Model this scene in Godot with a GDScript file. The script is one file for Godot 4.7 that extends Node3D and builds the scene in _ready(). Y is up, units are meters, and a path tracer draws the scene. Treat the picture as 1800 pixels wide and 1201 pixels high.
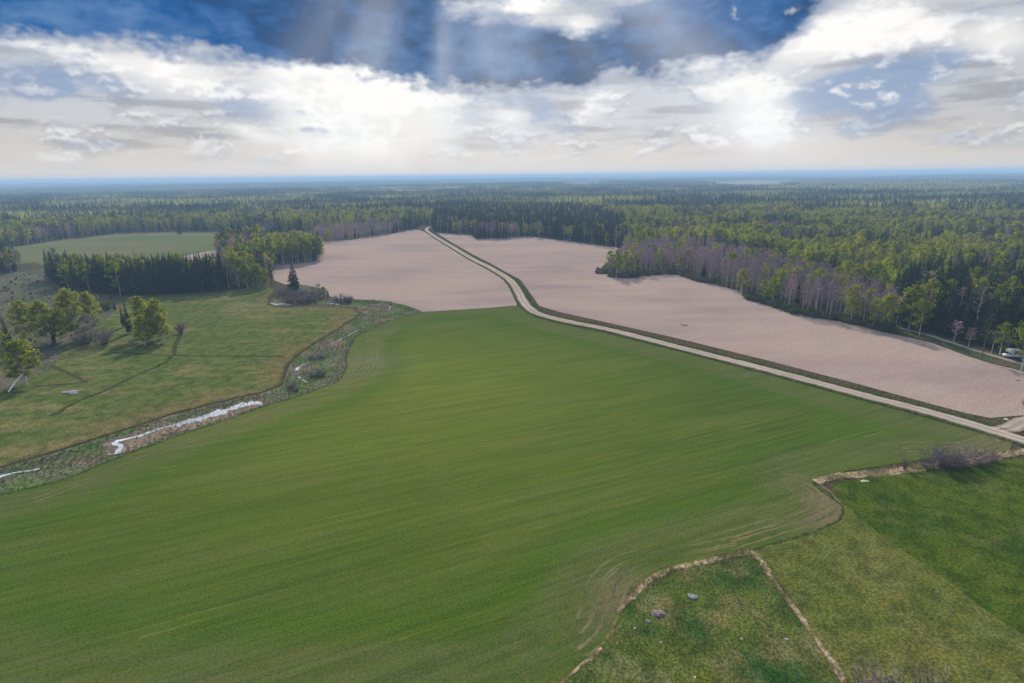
extends Node3D
# Spring farmland seen from sixty metres up: crop field, ploughed fields, a gravel road, a brook and forest to the horizon.

const CELL := 1.5                       # the ground grid close by
const WIDE := 9.0                       # and farther out
const NEAR_BOX := Rect2(-189, -333, 378, 297)
const WIDE_BOX := Rect2(-900, -1107, 1800, 1071)

var valley: PackedVector2Array
var rng := RandomNumberGenerator.new()
var noise_a := FastNoiseLite.new()
var noise_b := FastNoiseLite.new()
var noise_c := FastNoiseLite.new()
var grids := []
var used := {}
var mats := {}
var opens := []
var clearings := []
var sheets := {}
var means := {}

# ---------------------------------------------------------------- small helpers
class Shape:
	var v := PackedVector3Array()
	var n := PackedVector3Array()
	var c := PackedColorArray()
	func tri(p: Vector3, q: Vector3, r: Vector3, col: Color) -> void:
		var m := (r - p).cross(q - p).normalized()
		v.append_array([p, q, r]); n.append_array([m, m, m]); c.append_array([col, col, col])
	func quad(p: Vector3, q: Vector3, r: Vector3, s: Vector3, col: Color) -> void:
		tri(p, q, r, col); tri(p, r, s, col)
	func tube(p: Vector3, q: Vector3, a: float, b: float, sides: int, col: Color) -> void:
		var d := (q - p).normalized()
		var x := d.cross(Vector3(0.31, 0.2, 0.93)).normalized()
		var y := d.cross(x)
		for i in sides:
			var e := TAU * i / sides
			var f := TAU * (i + 1) / sides
			var u := x * cos(e) + y * sin(e)
			var w := x * cos(f) + y * sin(f)
			var at := v.size()
			quad(p + w * a, p + u * a, q + u * b, q + w * b, col)
			for k in 6:
				n[at + k] = [w, u, u, w, u, w][k]
	func box(at: Vector3, size: Vector3, col := Color.WHITE) -> void:
		var h := size / 2
		for s in [[0, 1, 2], [1, 2, 0], [2, 0, 1]]:
			for side in [-1.0, 1.0]:
				var o := Vector3.ZERO
				o[s[0]] = h[s[0]] * side
				var a := Vector3.ZERO
				var b := Vector3.ZERO
				a[s[1]] = h[s[1]]
				b[s[2]] = h[s[2]] * side
				quad(at + o - a - b, at + o - a + b, at + o + a + b, at + o + a - b, col)
	func blade(p: Vector3, q: Vector3, width: float, col: Color) -> void:
		var side := (q - p).cross(Vector3(0.4, 0.1, 0.8)).normalized() * width * 0.5
		tri(p - side, p + side, q, col)
	func add_to(m: ArrayMesh, material: Material) -> void:
		var a := []
		a.resize(Mesh.ARRAY_MAX)
		a[Mesh.ARRAY_VERTEX] = v
		a[Mesh.ARRAY_NORMAL] = n
		a[Mesh.ARRAY_COLOR] = c
		m.add_surface_from_arrays(Mesh.PRIMITIVE_TRIANGLES, a)
		m.surface_set_material(m.get_surface_count() - 1, material)
	func mesh(material: Material) -> ArrayMesh:
		var m := ArrayMesh.new()
		add_to(m, material)
		return m


func numbered(called: String) -> String:
	var k: int = used.get(called, 0)
	used[called] = k + 1
	return called if k == 0 else "%s_%03d" % [called, k]


func tag(o: Node, label := "", category := "", group := "", kind := "") -> Node:
	for m in [["label", label], ["category", category], ["group", group], ["kind", kind]]:
		if m[1]:
			o.set_meta(m[0], m[1])
	return o


func obj(called: String, m: Mesh, material: Material, parent: Node = self) -> MeshInstance3D:
	var o := MeshInstance3D.new()
	o.name = numbered(called) if parent == self else called
	o.mesh = m
	if material:
		o.material_override = material
	parent.add_child(o, true)
	return o


func base(called: String, at: Vector3, turn := 0.0) -> Node3D:
	var o := Node3D.new()
	o.name = numbered(called)
	o.position = at
	o.rotation.y = turn
	add_child(o, true)
	return o


func scatter(called: String, m: Mesh, places: Array, tints: PackedColorArray, label: String, parent: Node = self) -> void:
	if places.is_empty():
		return
	var mm := MultiMesh.new()
	mm.transform_format = MultiMesh.TRANSFORM_3D
	mm.use_colors = true
	mm.mesh = m
	mm.instance_count = places.size()
	for i in places.size():
		mm.set_instance_transform(i, places[i])
		mm.set_instance_color(i, tints[i])
	var o := MultiMeshInstance3D.new()
	o.name = numbered(called) if parent == self else called
	o.multimesh = mm
	parent.add_child(o, true)
	tag(o, label, "", "", "stuff")


func lin(r: float, g: float, b: float) -> Color:
	return Color(r, g, b).linear_to_srgb()


func mat(called: String, col: Color, rough := 0.9, vertex := false, glow := 0.0) -> StandardMaterial3D:
	var m := StandardMaterial3D.new()
	m.resource_name = called
	m.albedo_color = col
	m.roughness = rough
	m.metallic_specular = 0.3
	m.vertex_color_use_as_albedo = vertex
	if vertex:
		m.specular_mode = BaseMaterial3D.SPECULAR_DISABLED
	if glow > 0.0:
		m.backlight_enabled = true
		m.backlight = lin(glow, glow, glow)
	mats[called] = m
	return m


func mix(a: Color, b: Color, t: float) -> Color:
	return a.lerp(b, clampf(t, 0.0, 1.0))


# ---------------------------------------------------------------- the lie of the land
func swell(x: float, z: float) -> float:
	var h := 0.6 * sin(0.017 * x + 0.6) * sin(0.021 * z + 1.1) + 0.45 * sin(0.011 * x - 0.013 * z + 2.0)
	var d := sqrt(x * x + z * z)
	if d > 1200.0:
		h += smoothstep(1200, 5000, d) * (7 * sin(x * 0.0011 + 1) * sin(z * 0.0016) + 5 * sin(x * 0.0023 + z * 0.0017 + 0.7))
		h += smoothstep(6000, 15000, d) * (16 + 9 * sin(x * 0.00042 + 0.4) * sin(z * 0.0006 + 1.0) + 5 * sin(x * 0.0011 + z * 0.0004))
	return h


func edge_distance(p: Vector2, poly: PackedVector2Array) -> float:
	var best := 1e9
	for i in poly.size():
		var a := poly[i]
		var ab := poly[(i + 1) % poly.size()] - a
		var t := clampf((p - a).dot(ab) / maxf(ab.length_squared(), 1e-6), 0.0, 1.0)
		best = minf(best, p.distance_squared_to(a + ab * t))
	return sqrt(best)


func line_distance(p: Vector2, line: Array) -> float:
	var best := 1e9
	for i in line.size() - 1:
		var a: Vector2 = line[i]
		var ab: Vector2 = line[i + 1] - a
		var t := clampf((p - a).dot(ab) / maxf(ab.length_squared(), 1e-6), 0.0, 1.0)
		best = minf(best, p.distance_squared_to(a + ab * t))
	return sqrt(best)


func height(x: float, z: float) -> float:
	var h := swell(x, z)
	if absf(x) < 189.0 and z > -333.0 and Geometry2D.is_point_in_polygon(Vector2(x, z), valley):
		h -= 1.1 * smoothstep(0, 3.5, edge_distance(Vector2(x, z), valley))
	return h


func on(p: Vector2, up := 0.0) -> Vector3:
	return Vector3(p.x, height(p.x, p.y) + up, p.y)


func make_grids() -> void:
	for g in [[NEAR_BOX, CELL], [WIDE_BOX, WIDE]]:
		var box: Rect2 = g[0]
		var s: float = g[1]
		var nx := int(round(box.size.x / s))
		var nz := int(round(box.size.y / s))
		var ys := PackedFloat32Array()
		ys.resize((nx + 1) * (nz + 1))
		for k in nz + 1:
			for i in nx + 1:
				var x := box.position.x + i * s
				var z := box.position.y + k * s
				ys[k * (nx + 1) + i] = height(x, z) if s == CELL else swell(x, z)
		grids.append({"box": box, "s": s, "nx": nx, "nz": nz, "y": ys})


# A sheet of ground inside an outline, cut from the grids so that sheets lie parallel; tint gives its colour at a point.
func sheet(called: String, outline: Array, up: float, material: Material, tint: Callable, row_turn := 0.0) -> MeshInstance3D:
	var poly := PackedVector2Array(outline)
	var v := PackedVector3Array()
	var n := PackedVector3Array()
	var c := PackedColorArray()
	var uv := PackedVector2Array()
	var uv2 := PackedVector2Array()
	var index := PackedInt32Array()
	var low := Vector2(1e9, 1e9)
	var high := -low
	for p in poly:
		low = low.min(p)
		high = high.max(p)
	for which in 2:
		var g: Dictionary = grids[which]
		var s: float = g.s
		var o: Vector2 = g.box.position
		var w: int = g.nx + 1
		var i0 := maxi(0, int(floor((low.x - o.x) / s)))
		var i1 := mini(g.nx - 1, int(floor((high.x - o.x) / s)))
		var k0 := maxi(0, int(floor((low.y - o.y) / s)))
		var k1 := mini(g.nz - 1, int(floor((high.y - o.y) / s)))
		if i1 < i0 or k1 < k0:
			continue
		var cut := {}
		for e in poly.size():
			var a := poly[e]
			var b := poly[(e + 1) % poly.size()]
			var steps := int(ceil(a.distance_to(b) / (s * 0.2))) + 1
			for q in steps + 1:
				var p := (a.lerp(b, float(q) / steps) - o) / s
				cut[int(floor(p.y)) * w + int(floor(p.x))] = true
		var made := {}
		for k in range(k0, k1 + 1):
			for i in range(i0, i1 + 1):
				var p00 := o + Vector2(i, k) * s
				if which == 1 and NEAR_BOX.has_point(p00 + Vector2(s, s) * 0.5):
					continue
				var corner := [p00, p00 + Vector2(s, 0), p00 + Vector2(s, s), p00 + Vector2(0, s)]
				var id := [k * w + i, k * w + i + 1, (k + 1) * w + i + 1, (k + 1) * w + i]
				if not cut.has(k * w + i):
					if not Geometry2D.is_point_in_polygon(p00 + Vector2(s, s) * 0.5, poly):
						continue
					for q in 4:
						if not made.has(id[q]):
							made[id[q]] = v.size()
							var p: Vector2 = corner[q]
							v.append(Vector3(p.x, g.y[id[q]] + up, p.y))
							var gx := mini(id[q] % w, w - 2)
							var gz := mini(id[q] / w, g.nz - 1)
							var at := gz * w + gx
							n.append(Vector3(g.y[at] - g.y[at + 1], s, g.y[at] - g.y[at + w]).normalized())
							c.append((tint as Callable).call(p))
							uv.append(p)
							uv2.append(p.rotated(row_turn))
					for q in [0, 1, 2, 0, 2, 3]:
						index.append(made[id[q]])
					continue
				for half in [[0, 1, 2], [0, 2, 3]]:
					var t := PackedVector2Array([corner[half[0]], corner[half[1]], corner[half[2]]])
					var ya: float = g.y[id[half[0]]]
					var yb: float = g.y[id[half[1]]]
					var yc: float = g.y[id[half[2]]]
					var ab := t[1] - t[0]
					var ac := t[2] - t[0]
					var det := ab.cross(ac)
					for piece in Geometry2D.intersect_polygons(t, poly):
						var tris := Geometry2D.triangulate_polygon(piece)
						var first := v.size()
						for p in piece:
							var f: Vector2 = p - t[0]
							var y := ya + (yb - ya) * f.cross(ac) / det + (yc - ya) * ab.cross(f) / det
							v.append(Vector3(p.x, y + up, p.y))
							n.append(Vector3.UP)
							c.append((tint as Callable).call(p))
							uv.append(p)
							uv2.append(p.rotated(row_turn))
						for q in range(0, tris.size(), 3):
							var a := piece[tris[q]]
							var turn := (piece[tris[q + 1]] - a).cross(piece[tris[q + 2]] - a)
							var order := [0, 1, 2] if turn > 0.0 else [0, 2, 1]
							for z in order:
								index.append(first + tris[q + z])
	var arrays := []
	arrays.resize(Mesh.ARRAY_MAX)
	arrays[Mesh.ARRAY_VERTEX] = v
	arrays[Mesh.ARRAY_NORMAL] = n
	arrays[Mesh.ARRAY_COLOR] = c
	arrays[Mesh.ARRAY_TEX_UV] = uv
	arrays[Mesh.ARRAY_TEX_UV2] = uv2
	arrays[Mesh.ARRAY_INDEX] = index
	var m := ArrayMesh.new()
	m.add_surface_from_arrays(Mesh.PRIMITIVE_TRIANGLES, arrays)
	var r := obj(called, m, material)
	tag(r, "", "", "", "structure")
	sheets[called] = poly
	return r


func smooth_line(line: Array, closed := false) -> Array:
	var out := []
	var many := line.size()
	for i in (many if closed else many - 1):
		var p0: Vector2 = line[(i - 1 + many) % many] if closed or i > 0 else line[0]
		var p1: Vector2 = line[i]
		var p2: Vector2 = line[(i + 1) % many]
		var p3: Vector2 = line[(i + 2) % many] if closed or i + 2 < many else line[many - 1]
		var steps := clampi(int(p1.distance_to(p2) / 0.8), 1, 60)
		for q in steps:
			out.append(p1.cubic_interpolate(p2, p0, p3, float(q) / steps))
	if not closed:
		out.append(line[many - 1])
	return out


# A band along a line: its width wavers, its edge is ragged, its middle may stand proud.
func band(called: String, line: Array, left: float, right: float, up: float, crown: float, ragged: float, material: Material, tint: Callable) -> MeshInstance3D:
	var pts := smooth_line(line)
	var v := PackedVector3Array()
	var c := PackedColorArray()
	var uv := PackedVector2Array()
	var index := PackedInt32Array()
	var across := 8
	var gone := 0.0
	for i in pts.size():
		var p: Vector2 = pts[i]
		var d: Vector2 = (pts[mini(i + 1, pts.size() - 1)] - pts[maxi(i - 1, 0)]).normalized()
		var side := Vector2(-d.y, d.x)
		if i > 0:
			gone += p.distance_to(pts[i - 1])
		var l := left + ragged * (noise_c.get_noise_2d(p.x * 9.0, p.y * 9.0 + 300.0) + 0.9 * noise_c.get_noise_2d(p.x * 60.0, p.y * 60.0))
		var r := right + ragged * (noise_c.get_noise_2d(p.x * 9.0 + 500.0, p.y * 9.0) + 0.9 * noise_c.get_noise_2d(p.x * 60.0 + 70.0, p.y * 60.0))
		if left > 0.0 and right > 0.0:
			l = maxf(l, 0.03)
			r = maxf(r, 0.03)
		for k in across + 1:
			var t := float(k) / across
			var q := p + side * lerpf(-l, r, t)
			v.append(on(q, up + crown * (1.0 - pow(absf(2.0 * t - 1.0), 3.0))))
			c.append((tint as Callable).call(Vector3(q.x, q.y, t)))
			uv.append(Vector2(gone, t * (l + r)))
			if i > 0 and k > 0:
				var a := i * (across + 1) + k
				var b := a - across - 1
				for z in [b - 1, a - 1, a, b - 1, a, b]:
					index.append(z)
	var st := SurfaceTool.new()
	st.begin(Mesh.PRIMITIVE_TRIANGLES)
	for i in v.size():
		st.set_color(c[i])
		st.set_uv(uv[i])
		st.set_uv2(uv[i])
		st.add_vertex(v[i])
	for i in index:
		st.add_index(i)
	st.generate_normals()
	var o := obj(called, st.commit(), material)
	tag(o, "", "", "", "structure")
	return o


# ---------------------------------------------------------------- computed textures: fine grain only
func grain(size: int, seed_: int, stretch: float, low: Color, high: Color, third: Color, freq: float) -> ImageTexture:
	var a := FastNoiseLite.new()
	a.seed = seed_
	a.noise_type = FastNoiseLite.TYPE_SIMPLEX
	a.frequency = freq
	a.fractal_octaves = 5
	a.fractal_gain = 0.65
	var b := FastNoiseLite.new()
	b.seed = seed_ + 7
	b.noise_type = FastNoiseLite.TYPE_VALUE
	b.frequency = freq * 2.5
	b.fractal_octaves = 3
	var wide := int(size / stretch)
	var one := a.get_seamless_image(wide, size)
	var two := b.get_seamless_image(wide, size)
	if stretch != 1.0:
		one.resize(size, size, Image.INTERPOLATE_CUBIC)
		two.resize(size, size, Image.INTERPOLATE_CUBIC)
	var da := one.get_data()
	var db := two.get_data()
	var r := RandomNumberGenerator.new()
	r.seed = seed_
	var out := PackedByteArray()
	out.resize(size * size * 3)
	for i in size * size:
		var t := da[i] / 255.0
		var u := db[i] / 255.0
		var col := low.lerp(high, clampf((t - 0.5) * 1.7 + 0.5, 0.0, 1.0)).lerp(third, clampf((u - 0.55) * 2.2, 0.0, 1.0))
		var k := r.randf_range(0.86, 1.1)
		out[i * 3] = clampi(int(col.r * k * 255.0), 0, 255)
		out[i * 3 + 1] = clampi(int(col.g * k * 255.0), 0, 255)
		out[i * 3 + 2] = clampi(int(col.b * k * 255.0), 0, 255)
	var sum := Color(0, 0, 0)
	for i in range(0, size * size, 37):
		sum += Color8(out[i * 3], out[i * 3 + 1], out[i * 3 + 2]).srgb_to_linear()
	var tex := ImageTexture.create_from_image(Image.create_from_data(size, size, false, Image.FORMAT_RGB8, out))
	means[tex] = sum / ceilf(size * size / 37.0)
	return tex


func ground_mat(called: String, first: Texture2D, metres: float, second: Texture2D, metres2: float, rough := 0.95) -> StandardMaterial3D:
	var m := mat(called, Color.WHITE, rough, true)
	m.specular_mode = BaseMaterial3D.SPECULAR_DISABLED
	var even: Color = means[first] * (means[second] if second else Color.WHITE)
	m.albedo_color = lin(0.66 / even.r, 0.66 / even.g, 0.66 / even.b)   # the sheet's own colours set the tone, the textures only the grain
	m.albedo_texture = first
	m.uv1_scale = Vector3.ONE / metres
	if second:
		m.detail_enabled = true
		m.detail_albedo = second
		m.detail_blend_mode = BaseMaterial3D.BLEND_MODE_MUL
		m.detail_uv_layer = BaseMaterial3D.DETAIL_UV_2
		m.uv2_scale = Vector3.ONE / metres2
	return m


# ---------------------------------------------------------------- the sky: air and clouds
const DARK_CLOUDS := [
	[-40.0, 11.5, 7.71, 1.77, -4, 1.10], [-31.8, 12.3, 8.77, 1.71, -4, 1.10], [-22.8, 12.6, 8.65, 2.33, -10, 1.15], [-14.7, 12.0, 8.62, 2.55, -14, 1.20], [-6.4, 11.2, 7.12, 2.49, -8, 1.20], [1.3, 10.3, 5.68, 2.27, -4, 1.25], [4.9, 9.4, 2.68, 1.38, 0, 0.90], [-12.0, 15.3, 14.41, 2.02, 0, 1.00],
	[11.0, 11.2, 3.96, 1.93, 0, 1.05], [15.7, 11.9, 4.54, 2.80, 4, 1.10], [20.3, 11.9, 3.76, 2.56, 14, 1.05], [22.9, 12.7, 3.01, 2.00, 30, 0.95], [26.5, 10.5, 0.98, 1.29, -50, 0.50]]
const BLUE_VEILS := [
	[29.0, 6.7, 5.61, 1.60, 16, 1.10], [31.5, 5.3, 2.68, 1.42, -20, 1.00], [34.1, 7.4, 3.92, 1.34, 10, 0.50], [25.0, 5.4, 3.47, 1.06, 0, 0.50], [2.9, 5.7, 2.22, 1.56, -10, 0.95], [-35.5, 7.1, 4.15, 1.17, -4, 0.95], [-38.7, 5.8, 2.88, 0.99, 0, 0.40], [-22.1, 5.9, 3.86, 1.17, -6, 0.90], [-3.2, 5.3, 2.65, 1.18, 0, 0.80], [17.2, 5.4, 3.38, 1.12, 0, 0.55], [37.5, 10.7, 2.87, 1.42, 0, 0.60], [-17.9, 8.2, 3.31, 1.16, -10, 0.40], [28.7, 3.1, 3.71, 0.80, 0, 0.40], [10.3, 4.1, 5.68, 0.88, 0, 0.35], [37.0, 2.5, 4.44, 0.65, 0, 0.35]]
const BRIGHT_GAPS := [
	[-13.3, 6.0, 5.51, 5.20, 0, 1.15], [-16.9, 8.7, 5.25, 1.79, 0, 0.80], [-28.3, 8.2, 4.44, 1.66, -14, 0.70], [-9.1, 7.2, 5.13, 1.60, 0, 0.70], [-4.7, 14.1, 2.51, 1.10, 0, 1.50], [1.6, 14.5, 3.03, 1.26, -6, 1.40], [6.4, 11.8, 1.52, 1.75, -25, 1.30], [11.7, 14.7, 2.89, 0.82, 0, 0.50], [20.4, 6.8, 2.77, 2.47, -20, 0.85], [22.7, 3.7, 2.00, 2.54, -20, 0.55], [19.4, 12.6, 0.77, 0.98, 0, 2.20], [23.9, 12.7, 0.59, 0.71, 0, 1.60], [26.1, 9.9, 3.31, 1.39, 6, 1.10], [29.1, 11.1, 4.27, 1.72, 0, 1.00], [33.7, 9.7, 3.89, 0.99, -8, 0.70], [38.0, 9.2, 2.23, 1.45, -10, 0.90], [7.9, 5.9, 1.87, 1.16, 0, 0.80], [17.4, 9.1, 2.36, 0.62, 10, 0.90], [0.2, 5.3, 1.59, 1.08, 0, 0.70], [-23.0, 3.7, 2.27, 0.65, -10, 0.70], [-36.8, 9.3, 3.96, 0.52, -8, 0.40], [-34.5, 9.1, 6.31, 0.61, -6, 0.40]]
const GLOWS := [[-14.7, 3.6, 4.01, 5.34, 0, 1.50], [-10.7, 6.0, 8.68, 3.82, 0, 0.90], [-28.4, 8.1, 4.84, 1.66, -10, 0.40], [23.0, 3.7, 3.62, 4.38, 15, 0.45]]   # sunlit air under the gaps
const RAYS := [[-2.5, 2.6, 0.40], [2.5, 6.0, 0.22], [10.0, 5.0, 0.34], [19.0, 5.0, 0.30], [-20.0, 6.0, 0.50], [-32.0, 4.0, 0.26], [30.0, 4.0, 0.26], [44.0, 7.0, 0.52]]
const SUN_AZ := -5.0
const SUN_EL := 31.0


func sum_of(blobs: Array, az: float, el: float) -> float:
	var s := 0.0
	for b in blobs:
		var x: float = az - b[0]
		if absf(x) > b[2] * 2.4 + 4.0:
			continue
		var y: float = el - b[1]
		var t: float = deg_to_rad(b[4])
		var p: float = (x * cos(t) + y * sin(t)) / b[2]
		var q: float = (y * cos(t) - x * sin(t)) / b[3]
		var d := p * p + q * q
		if d < 7.0:
			s += b[5] * exp(-d * 0.9)
	return s


func sky_color(az: float, el: float, n1: FastNoiseLite, n2: FastNoiseLite, n3: FastNoiseLite) -> Color:
	var e := deg_to_rad(maxf(el, 0.0))
	var a := deg_to_rad(az)
	var k := cos(e) / (sin(e) + 0.11)
	var p := Vector2(sin(a), cos(a)) * k
	# the same clouds everywhere: a layer seen in perspective, so that they flatten towards the horizon
	var soft := n1.get_noise_2d(p.x, p.y)
	var puff := n2.get_noise_2d(az * 1.0, el * 2.1)
	var fine := n3.get_noise_2d(az, el * 1.7)
	var waz := az + 1.6 * n2.get_noise_2d(az * 0.8 + 50.0, el * 1.6) + 0.5 * fine
	var wel := el + 0.75 * n2.get_noise_2d(az * 0.8, el * 1.6 + 90.0) + 0.3 * fine
	var within := smoothstep(56.0, 43.0, absf(az)) * smoothstep(21.0, 16.0, el)
	var dark := sum_of(DARK_CLOUDS, waz, wel) * within + (1.0 - within) * clampf(0.78 + 1.1 * soft, 0.0, 1.3) * smoothstep(4.0, 10.0, el) * (1.0 - 0.55 * smoothstep(21.0, 34.0, el))
	var veil := sum_of(BLUE_VEILS, waz, wel) * within + (1.0 - within) * clampf(0.35 + 1.3 * n1.get_noise_2d(p.x + 40.0, p.y), 0.0, 0.8)
	var bright := sum_of(BRIGHT_GAPS, waz, wel) * within + (1.0 - within) * clampf(0.25 - 1.6 * soft, 0.0, 1.0)
	var toward := exp(-pow((az - SUN_AZ) / 60.0, 2.0))
	var shred := n2.get_noise_2d(az * 1.9 + 7.0, el * 3.6)
	var strata := n2.get_noise_2d(az * 0.35 + 30.0, el * 3.2 + 11.0)
	var col := Color(0.72, 0.66, 0.60).lerp(Color(0.64, 0.67, 0.73), smoothstep(0.5, 7.0, el))
	col = col * (0.74 + 0.34 * toward)
	col = col * (1.0 - 0.30 * smoothstep(-0.05, 0.4, strata) * smoothstep(0.8, 3.0, el))
	# small cumulus with lit rims
	var low := smoothstep(0.8, 2.2, el) * smoothstep(15.0, 5.0, el)
	var body := smoothstep(-0.1, 0.35, puff + 0.25 * soft)
	var lit := smoothstep(0.0, 0.2, puff - n2.get_noise_2d(az, (el + 0.3) * 2.1))
	col = col.lerp(Color(0.40, 0.42, 0.48), 0.62 * body * low)
	col = col.lerp(Color(1.0, 0.98, 0.95), 0.7 * lit * body * low)
	# blue-grey shaded cloud
	var v := smoothstep(0.15, 0.9, veil + 0.5 * puff + 0.2 * shred)
	col = col.lerp(Color(0.26, 0.385, 0.60), 0.76 * v)
	# the glow of gaps that let the light through, then their ragged white cloud
	col = col.lerp(Color(1.05, 1.03, 1.0), 0.8 * smoothstep(0.1, 1.2, (sum_of(BRIGHT_GAPS, az, el) + 0.9 * sum_of(GLOWS, az, el)) * within))
	var b := smoothstep(0.35, 1.2, bright + 1.3 * puff + 1.1 * shred + 0.4 * fine - 0.5 * strata)
	col = col.lerp(Color(1.13, 1.11, 1.08), 0.78 * b)
	# the heavy bank, soft and torn at its lower side
	var cover := dark - 0.55 * maxf(bright - 0.5, 0.0) + 0.34 * puff + 0.30 * shred + 0.12 * fine + 0.30 * strata
	var rim := smoothstep(0.12, 0.34, cover) * smoothstep(0.62, 0.36, cover)
	col = col.lerp(Color(1.05, 1.02, 0.98), 0.08 * rim * toward)
	var lightness := n1.get_noise_2d(p.x * 1.3 + 9.0, p.y * 1.3) + 0.8 * n2.get_noise_2d(az * 0.5, el * 1.1 + 20.0) + 0.5 * shred
	var deep := Color(0.060, 0.155, 0.35).lerp(Color(0.002, 0.115, 0.38), clampf(smoothstep(-8.0, -34.0, az) + 0.6 * smoothstep(9.0, 17.0, az), 0.0, 1.0))
	deep = deep.lerp(Color(0.19, 0.34, 0.58), clampf(0.12 + 0.8 * lightness, 0.0, 0.6))
	deep = deep * (1.0 - 0.35 * smoothstep(0.1, 0.5, -lightness))
	col = col.lerp(Color(0.42, 0.49, 0.62), 0.8 * smoothstep(0.04, 0.46, cover))
	col = col.lerp(deep, 0.96 * smoothstep(0.34, 0.98, cover))
	# shafts of light fanning out below the hidden sun
	var slant := rad_to_deg(atan2(az - SUN_AZ, SUN_EL - el))
	var down := sqrt(pow(az - SUN_AZ, 2.0) + pow(SUN_EL - el, 2.0))
	if el < SUN_EL:
		var shaft := 0.0
		for r in RAYS:
			shaft += r[2] * exp(-pow((slant - r[0]) / r[1], 2.0))
		shaft *= 0.95 + 0.4 * n2.get_noise_2d(slant * 0.5, 3.0)
		col = col.lerp(Color(1.05, 1.06, 1.08), clampf(shaft * smoothstep(13.0, 20.0, down) * (0.50 + 0.45 * smoothstep(9.0, 2.0, el)), 0.0, 0.7))
	# the air near the hidden sun
	var glow := exp(-(pow(az - SUN_AZ, 2.0) + pow(el - SUN_EL, 2.0)) / 120.0)
	col = col + Color(1.0, 0.95, 0.85) * glow * 0.9 * smoothstep(14.0, 22.0, el)
	col = col.lerp(Color(0.83, 0.765, 0.70) * (0.84 + 0.25 * toward), smoothstep(3.6, 0.0, el) * 0.8)
	col = col * lerpf(0.49, 0.9, smoothstep(17.0, 40.0, el))
	col.a = 1.0
	return col


func make_sky() -> PanoramaSkyMaterial:
	var n1 := FastNoiseLite.new()
	n1.seed = 11
	n1.frequency = 0.42
	n1.fractal_octaves = 5
	var n2 := FastNoiseLite.new()
	n2.seed = 23
	n2.frequency = 0.16
	n2.fractal_octaves = 5
	n2.fractal_gain = 0.55
	n2.domain_warp_enabled = true
	n2.domain_warp_amplitude = 2.5
	n2.domain_warp_frequency = 0.2
	var n3 := FastNoiseLite.new()
	n3.seed = 37
	n3.frequency = 0.8
	n3.fractal_octaves = 4
	var im := Image.create(512, 256, false, Image.FORMAT_RGBF)
	for y in 256:
		for x in 512:
			var el := 90.0 - (y + 0.5) / 256.0 * 180.0
			im.set_pixel((x + 256) % 512, y, sky_color((x + 0.5) / 512.0 * 360.0 - 180.0, el, n1, n2, n3) if el > -1.0 else Color(0.05, 0.07, 0.03))
	im.resize(4096, 2048, Image.INTERPOLATE_CUBIC)
	# the same again, finely, where there is detail to see
	var x0 := int((180.0 - 56.0) / 360.0 * 4096)
	var x1 := int((180.0 + 56.0) / 360.0 * 4096)
	var y0 := int((90.0 - 21.0) / 180.0 * 2048)
	for y in range(y0, 1028):
		for x in range(x0, x1):
			im.set_pixel((x + 2048) % 4096, y, sky_color((x + 0.5) / 4096.0 * 360.0 - 180.0, 90.0 - (y + 0.5) / 2048.0 * 180.0, n1, n2, n3))
	var sky := PanoramaSkyMaterial.new()
	sky.panorama = ImageTexture.create_from_image(im)
	return sky


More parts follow.
